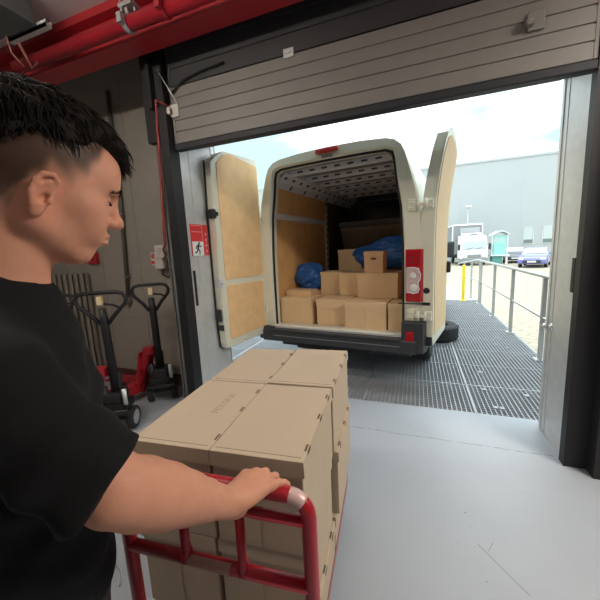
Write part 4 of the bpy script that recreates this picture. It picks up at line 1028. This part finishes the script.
# ears: a tilted shell, hollowed, with the rim and lobe left standing
for s in (-1, 1):
    q = tilt('y', R(12)); q = np.stack([q[0], q[1], q[2]])
    def ep(x, y, z): return OH+HS*(q[0]*(x*.88+.008)+q[1]*(s*y)+q[2]*(z-.014))
    fd.ell(ep(-.008, .079, .004), hr(.0160, .0105, .0285), q, .006)
    fd.ell(ep(-.004, .079, -.022), hr(.0095, .0075, .0130), q, .005)
    pts = [ep(.007, .080, .014), ep(.003, .084, .0265), ep(-.007, .0885, .0315), ep(-.018, .0905, .026), ep(-.0225, .0905, .012), ep(-.0205, .089, -.004), ep(-.012, .085, -.019)]
    fd.ell(ep(-.0065, .0915, .007), hr(.0125, .0070, .0190), q, .004, 'cut')
    fd.ell(ep(-.001, .0875, -.004), hr(.0075, .0090, .0085), q, .003, 'cut')
    for a, b_ in zip(pts, pts[1:]): fd.capsule(a, b_, .0036, .0036, .003)
    fd.capsule(ep(-.014, .0855, -.012), ep(-.0145, .0865, .010), .0032, .0030, .004); fd.capsule(ep(-.0145, .0865, .010), ep(-.006, .0865, .020), .003, .0026, .004)
    fd.ell(ep(.0065, .0825, -.004), hr(.0042, .0040, .0060), q, .003)
person = thing('person', 'person in a black t-shirt looking down, one hand on the red trolley bar', 'person', (0, 0, 0))
body, BP = fd.mesh('body', M['skin'], person)
# skin tone: short cropped hair shading into the scalp, lips, knuckles
Hc = ((BP-OH) @ HR.T)/HS; x, y, z = Hc.T
def ss(a, b_, v): t = np.clip((v-a)/(b_-a), 0, 1); return t*t*(3-2*t)
tone = np.tile(np.array([SKIN]), (len(BP), 1))
def mixc(f_, c):
    global tone
    tone = tone*(1-f_[:, None])+np.array([c])*f_[:, None]
near = (z > -.16) & (np.abs(x) < .16)
q_ = ((x+.006)/.097)**2+(y/.0755)**2+((z-.046)/.092)**2
ear = (q_ > 1.10) & (np.abs(y) > .062) & (x > -.030) & (x < .026) & (z < .036) & (z > -.060)
hl = np.interp(x, [-.11, -.05, -.03, .0, .012, .030, .045, .055, .063, .075, .09], [-.095, -.085, -.045, .006, .004, .008, .024, .052, .084, .100, .112])   # hairline height along the side of the head
ew = ss(1.10, 1.32, q_)*(np.abs(y) > .06)*ss(-.036, -.026, x)*(1-ss(.022, .030, x))*(1-ss(.030, .044, z))
fade = ss(0, .050, z-hl+.004*np.sin(x*190+z*130))*near*(1-ew)
mixc(np.clip(fade, 0, 1)*.94, (.040, .024, .016))
z = np.where(z < .04, .04+(z-.04)/.885, z)
lip = np.exp(-((x-.103)/.012)**2-(y/.021)**2-((z+.054)/.011)**2)*near; mixc(np.clip(lip*.75, 0, .75), (.44, .15, .12))
mixc(.35*np.exp(-((x-.112)/.014)**2-((z+.016)/.012)**2-(y/.02)**2)*near, (.62, .26, .17))
mixc(.40*ear, (.62, .24, .15)); mixc(.30*np.exp(-((x-.06)/.025)**2-((z+.015)/.022)**2)*near*(np.abs(y) > .02), (.62, .27, .18))
for kq in KN: mixc(.35*np.exp(-((BP-kq)**2).sum(1)/.010**2), (.60, .24, .17))
at = body.data.color_attributes.new('skin_tone', 'FLOAT_COLOR', 'POINT')
at.data.foreach_set('color', np.c_[tone, np.ones(len(tone))].astype(np.float32).ravel())

# t-shirt
ft = Field(axis(-1.0, -.24, [], .0042), axis(.0, .66, [], .0042), axis(.76, 1.56, [], .0048))
ft.ell(CH+V3(0, 0, .0), (.180, .116, .225), TB, .03); ft.ell(AB+V3(-.010, 0, .02), (.160, .116, .26), TB, .06); ft.ell(PEL+V3(-.012, 0, .03), (.178, .128, .24), TB, .06)
ft.capsule(NB+V3(0, 0, -.035), SR+V3(.0, 0, .005), .064, .060, .05); ft.capsule(NB+V3(0, 0, -.035), SL, .064, .060, .05); ft.capsule(NB+V3(.022, .035, -.07), NB+V3(0, 0, -.035), .05, .068, .04)
ft.capsule(NB+V3(-.028, -.046, -.005), NB+V3(0, 0, -.035), .056, .062, .04)
cc = NB+V3(.002, .003, .039); nd = (hp(-.03, 0, -.06)-cc); nd = nd/np.linalg.norm(nd); nd = nd+TB[1]*.62+TB[0]*.06; nd /= np.linalg.norm(nd)
e1 = np.cross(nd, [0, 0, 1]); e1 /= np.linalg.norm(e1); e2 = np.cross(nd, e1)
def ringp(a, r, h): return cc+nd*h+(e1*math.cos(a)+e2*math.sin(a))*r
for i in range(20):
    a0_, a1_ = 2*math.pi*i/20, 2*math.pi*(i+1)/20
    ft.capsule(ringp(a0_, .066, 0), ringp(a1_, .066, 0), .011, .011, .012); ft.capsule(ringp(a0_, .074, -.03), ringp(a1_, .074, -.03), .016, .016, .030)
sd = (EL-SR)/np.linalg.norm(EL-SR)
fl = Field(*ft.ax); fl.capsule(SR+V3(.0, .0, -.005), EL+sd*.10+V3(.0, 0, 0), .064, .071, .045)
ft.capsule(SL, ELL+V3(-.01, 0, .03), .064, .070, .045)
HP = V3(-.394, .268, 1.206); hn = np.array([.64, .33, -.69]); hn /= np.linalg.norm(hn)
lo_, hi_ = EL-V3(.16, .16, .25), EL+V3(.2, .16, .16)
fl.plane_cut(HP, hn, (-2, -2, 0), (2, 2, 2)); fl.plane_cut((0, 0, 1.163), (0, 0, -1), (-2, -2, 0), (2, 2, 2)); fl.capsule(EL+sd*.16, EL-sd*.020, .058, .048, .004, 'cut')
q1 = np.maximum(.03-np.abs(ft.D-fl.D), 0)/.03; ft.D = np.minimum(ft.D, fl.D)-q1*q1*.03*.25
# wrinkles pulled from the armpit and shoulder, and a hollow under the hems and the collar
X_, Y_, Z_ = np.meshgrid(*ft.ax, indexing='ij', sparse=True)
wr = .0052*np.sin(38*X_+52*Z_+3*np.sin(14*Y_+9*Z_))*np.sin(17*Z_+9*Y_+1.3)+.0045*np.sin(70*Z_-30*X_+4*np.sin(11*X_+8*Y_))*np.exp(-((Z_-1.20)/.12)**2)
ft.D += wr.astype(np.float32)
ft.capsule(cc+nd*.10, cc-nd*.012, .060, .060, .004, 'cut')
ft.ell(PEL+V3(-.012, 0, -.16), (.165, .118, .12), TB, .004, 'cut')
ft.plane_cut((0, 0, .80), (0, 0, -1), (-1.1, -.1, .7), (-.2, .7, .85))
shirt, SP = ft.mesh('t_shirt', M['tshirt'], person)
b = MB()    # ribbed collar
b.tube([Vector(ringp(2*math.pi*i/40, .0655, .010)) for i in range(40)], .0072, 10, closed=True); b.build('collar', M['tshirt'], shirt)
# trousers and shoes
fp = Field(axis(-.95, -.35, [], .008), axis(.0, .60, [], .008), axis(.03, 1.06, [], .010))
fp.ell(PEL, (.168, .115, .15), TB, .05)
for s in (-1, 1):
    h = PEL+TB[0].astype(np.float32)*s*.085-V3(0, 0, .05); kn = h+V3(.01, .02, -.40); an = kn+V3(-.01, -.03, -.40)
    fp.capsule(h, kn, .096, .075, .04); fp.capsule(kn, an, .075, .065, .02)
    f2 = MB(); 
fp.mesh('trousers', M['trouser'], person)
b = MB(); b.tube([(-.478, .316, .985), (-.474, .319, .972), (-.473, .319, .955), (-.477, .316, .942)], .0016, 6); b.build('drawstring', M['whitep'], person)
for s in (-1, 1):
    h = PEL+TB[0].astype(np.float32)*s*.085; an = h+V3(.0, -.01, 0)
    fs = Field(axis(an[0]-.16, an[0]+.22, [], .006), axis(an[1]-.16, an[1]+.28, [], .006), axis(-.02, .16, [], .005))
    a0 = np.array([an[0], an[1], .0]); d = TB[1]
    fs.capsule(a0-d*.05+V3(0, 0, .045), a0+d*.14+V3(0, 0, .038), .047, .042, .03); fs.capsule(a0+V3(0, 0, .05), a0+V3(0, 0, .11), .046, .050, .03)
    fs.plane_cut((0, 0, .002), (0, 0, -1), (-2, -2, -1), (2, 2, .05)); fs.mesh('shoe', M['shoe'], person)

# hair: a thick uneven mass on top, with fine locks over it
fh_ = Field(axis(-.76, -.40, [], .0030), axis(.18, .54, [], .0030), axis(1.50, 1.84, [], .0030))
fh_.ell(hp(-.010, 0, .062), hr(.104, .080, .092), HR, .02)
fh_.ell(hp(.030, 0, .112), hr(.060, .055, .036), HR, .03); fh_.ell(hp(-.035, 0, .110), hr(.070, .062, .046), HR, .03)
fh_.ell(hp(.076, 0, .100), hr(.026, .046, .022), HR, .02)
HXs, HYs, HZs = np.meshgrid(*fh_.ax, indexing='ij')
G = (np.stack([HXs, HYs, HZs], -1)-OH) @ HR.T/HS; gx, gy, gz = G[..., 0], G[..., 1], G[..., 2]
wv = .0035*np.sin(gx*90+22*np.sin(gy*30))*np.sin(gy*120+gx*40)+.003*np.sin(gy*210+gx*60+gz*90)
fh_.D += wv.astype(np.float32)
# keep only above the hairline: high over the temples, dropping behind the ear
lim = np.where(gx > .02, .082+.35*(gx-.02), np.where(gx > -.03, .078, .078+1.15*(gx+.03)))
lim = lim+.030*np.clip((gx-.035)/.02, 0, 1)*np.clip((np.abs(gy)-.028)/.02, 0, 1)
lim = np.maximum(lim, -.035)
fh_.D = np.maximum(fh_.D, ((lim-gz)*.8).astype(np.float32)); fh_.D = np.maximum(fh_.D, ((gx-.098)).astype(np.float32))
hair, HPt = fh_.mesh('hair', M['hair'], person)
b = MB(); cnt = 0
def lock(p0, d0, n0, ln_, w_, curl):
    # a thin tapered lock, four sided, lying on the hair and lifting slightly
    pts = []; p = Vector(p0); d = Vector(d0).normalized(); n = Vector(n0)
    for i in range(5):
        pts.append(p.copy()); p = p+d*ln_/4; d = (d+n*(-.16-curl*i*.05)+Vector(rng.normal(0, .05, 3))).normalized()
    b.tube(pts, [w_*.7, w_, w_*.85, w_*.55, w_*.12], 4, caps=False)
Hh = ((HPt-OH) @ HR.T)/HS
sel = rng.choice(len(HPt), 2600, replace=False)
cen = np.array([-.01, 0, .06])
for i in sel:
    g = Hh[i]; nn = g-cen; nn = nn/np.linalg.norm(nn)
    # hair grows from the crown (back of the top) forwards and sideways
    dirv = g-np.array([-.06, 0, .14]); dirv = dirv-nn*(dirv@nn); dirv = dirv/max(1e-6, np.linalg.norm(dirv)); dirv = dirv+rng.normal(0, .22, 3)+np.array([.25, 0, 0])*(g[0] > 0)
    if g[2] < .05 and g[0] > -.02: continue
    if g[0] > .030 and g[2] < .113+.02*min(1, abs(g[1])/.05): continue
    ln_ = .028 if g[2] > .08 else .014
    wd = HR.T @ dirv; nw = HR.T @ nn
    lock(HPt[i]-nw*.002, wd+nw*(.16 if g[0] > -.02 else .02), nw, ln_*rng.uniform(.7, 1.25), .0011, .7)
for i in range(150):    # fringe falling over the forehead
    yy_ = rng.uniform(-.034, .045); g = np.array([.082+rng.uniform(-.006, .010)-abs(yy_)*.25, yy_, .103+rng.uniform(-.008, .01)])
    lock(OH+HS*(HR.T @ g), HR.T @ np.array([.85, rng.normal(0, .25), -.35]), HR.T @ np.array([.75, 0, .5]), rng.uniform(.022, .038), .0012, 1.0)
b.build('hair_locks', M['hair'], hair)
HF = Hc[(Hc[:, 0] > .04) & (np.abs(Hc[:, 2]) < .07)]
def surf(y0, z0):
    d = ((HF[:, 1]-y0)/.0025)**2+((HF[:, 2]-z0)/.0025)**2; return float(HF[np.argsort(d)[:6], 0].max())
for s in (-1, 1):
    b = MB()
    for i in range(150):
        t = i/149; yb = s*(.012+.038*t); zb = .0375+.006*math.sin(math.pi*min(1, t*1.1))-.004*t*t+rng.normal(0, .0022*(1-.5*t))
        p = hp(surf(yb, zb)+.0002, yb, zb); d = hx*(.25-.5*t)+hy*s*.9+hz*(.45-.8*t)
        b.tube([Vector(p), Vector(p+d*.004), Vector(p+d*.008)], [.0007, .0007, .0001], 3, caps=False)
    b.build('eyebrow', M['brow'], person)
    b = MB()
    for i in range(22):
        t = i/21; za = .0140-.0012*math.sin(math.pi*t); ya = s*(.020+.026*t); a = hp(surf(ya, za), ya, za); d = hx*.8+hy*s*(.1+.5*t)-hz*.45
        b.tube([Vector(a), Vector(a+d*.0025), Vector(a+d*.0048+hz*.0008)], [.0004, .0004, .0001], 3, caps=False)
    b.build('eyelash', M['hair'], person)

# ------------------------------------------------------------------ light
w = bpy.data.worlds.new('sky'); scn.world = w; w.use_nodes = True
N = w.node_tree.nodes; L = w.node_tree.links; bg = N['Background']
tc = N.new('ShaderNodeTexCoord'); sx = N.new('ShaderNodeSeparateXYZ'); L.new(tc.outputs['Generated'], sx.inputs[0])
mp = N.new('ShaderNodeMapping'); mp.inputs['Scale'].default_value = (1.6, 1.6, 4.2); mp.inputs['Location'].default_value = (2.35, .4, .15); L.new(tc.outputs['Generated'], mp.inputs[0])
nz = N.new('ShaderNodeTexNoise'); nz.inputs['Scale'].default_value = 1.6; nz.inputs['Detail'].default_value = 8; nz.inputs['Roughness'].default_value = .55; L.new(mp.outputs[0], nz.inputs[0])
cr_ = N.new('ShaderNodeValToRGB'); cr_.color_ramp.elements[0].position = .44; cr_.color_ramp.elements[1].position = .56; L.new(nz.outputs['Fac'], cr_.inputs[0])
mx = N.new('ShaderNodeMix'); mx.data_type = 'RGBA'; mx.inputs[6].default_value = (.62, .92, 1.0, 1); mx.inputs[7].default_value = (1.45, 1.48, 1.5, 1)
L.new(cr_.outputs[0], mx.inputs[0])
# overcast sky, brighter towards the zenith
mr = N.new('ShaderNodeMapRange'); mr.inputs[1].default_value = .30; mr.inputs[2].default_value = .9; mr.inputs[3].default_value = .95; mr.inputs[4].default_value = 3.2
L.new(sx.outputs[2], mr.inputs[0]); L.new(mx.outputs[2], bg.inputs['Color']); L.new(mr.outputs[0], bg.inputs['Strength'])
def lamp(name, kind, loc, energy, color=(1, 1, 1), **k):
    l = bpy.data.lights.new(name, kind); l.energy = energy; l.color = color
    for a, v in k.items(): setattr(l, a, v)
    o = bpy.data.objects.new(name, l); COL.objects.link(o); o.location = loc; return o
# unseen ceiling luminaires added as fill light, behind and beside the camera
def fill_luminaire(x, y, label, pw, tube=20):
    t = thing('fill_ceiling_light', label, 'ceiling light', (x, y, CE-.28), 0, 'unseen ceiling lights added to the hall')
    b = MB(); b.box(-.75, .75, -.03, .03, .05, .08, .006); b.build('housing', M['whitepaint'], t)
    b = MB(); b.cyl((-.72, 0, .0), (.72, 0, .0), .032, 16); b.build('tube_lamp', emis('tube_light', (1, .91, .80), tube), t)
    for sx_ in (-.5, .5):
        b = MB(); b.cyl((sx_, 0, .07), (sx_, 0, .28), .006, 8); b.build('suspension_rod', M['steel'], t)
    for sx_ in (-.73, .73):
        b = MB(); b.box(sx_-.015, sx_+.015, -.025, .025, -.035, .06, .004); b.build('lamp_holder', M['whitepaint'], t)
    if pw: o = lamp('fill_ceiling_lamp', 'AREA', (x, y, CE-.33), pw, (1, .90, .79), shape='RECTANGLE', size=1.4, size_y=.25)
fill_luminaire(2.4, 1.05, 'long unseen ceiling light added as fill to the right of the loading door', LAMP)
fill_luminaire(-2.1, .2, 'long unseen ceiling light added as fill above the left side of the door', 14, 45)
fill_luminaire(.2, -2.6, 'long unseen ceiling light added as fill behind the camera', 2, 6)
scn.view_settings.view_transform = 'Standard'; scn.view_settings.look = 'None'; scn.view_settings.gamma = 1; scn.view_settings.use_curve_mapping = False
scn.view_settings.exposure = EXPO
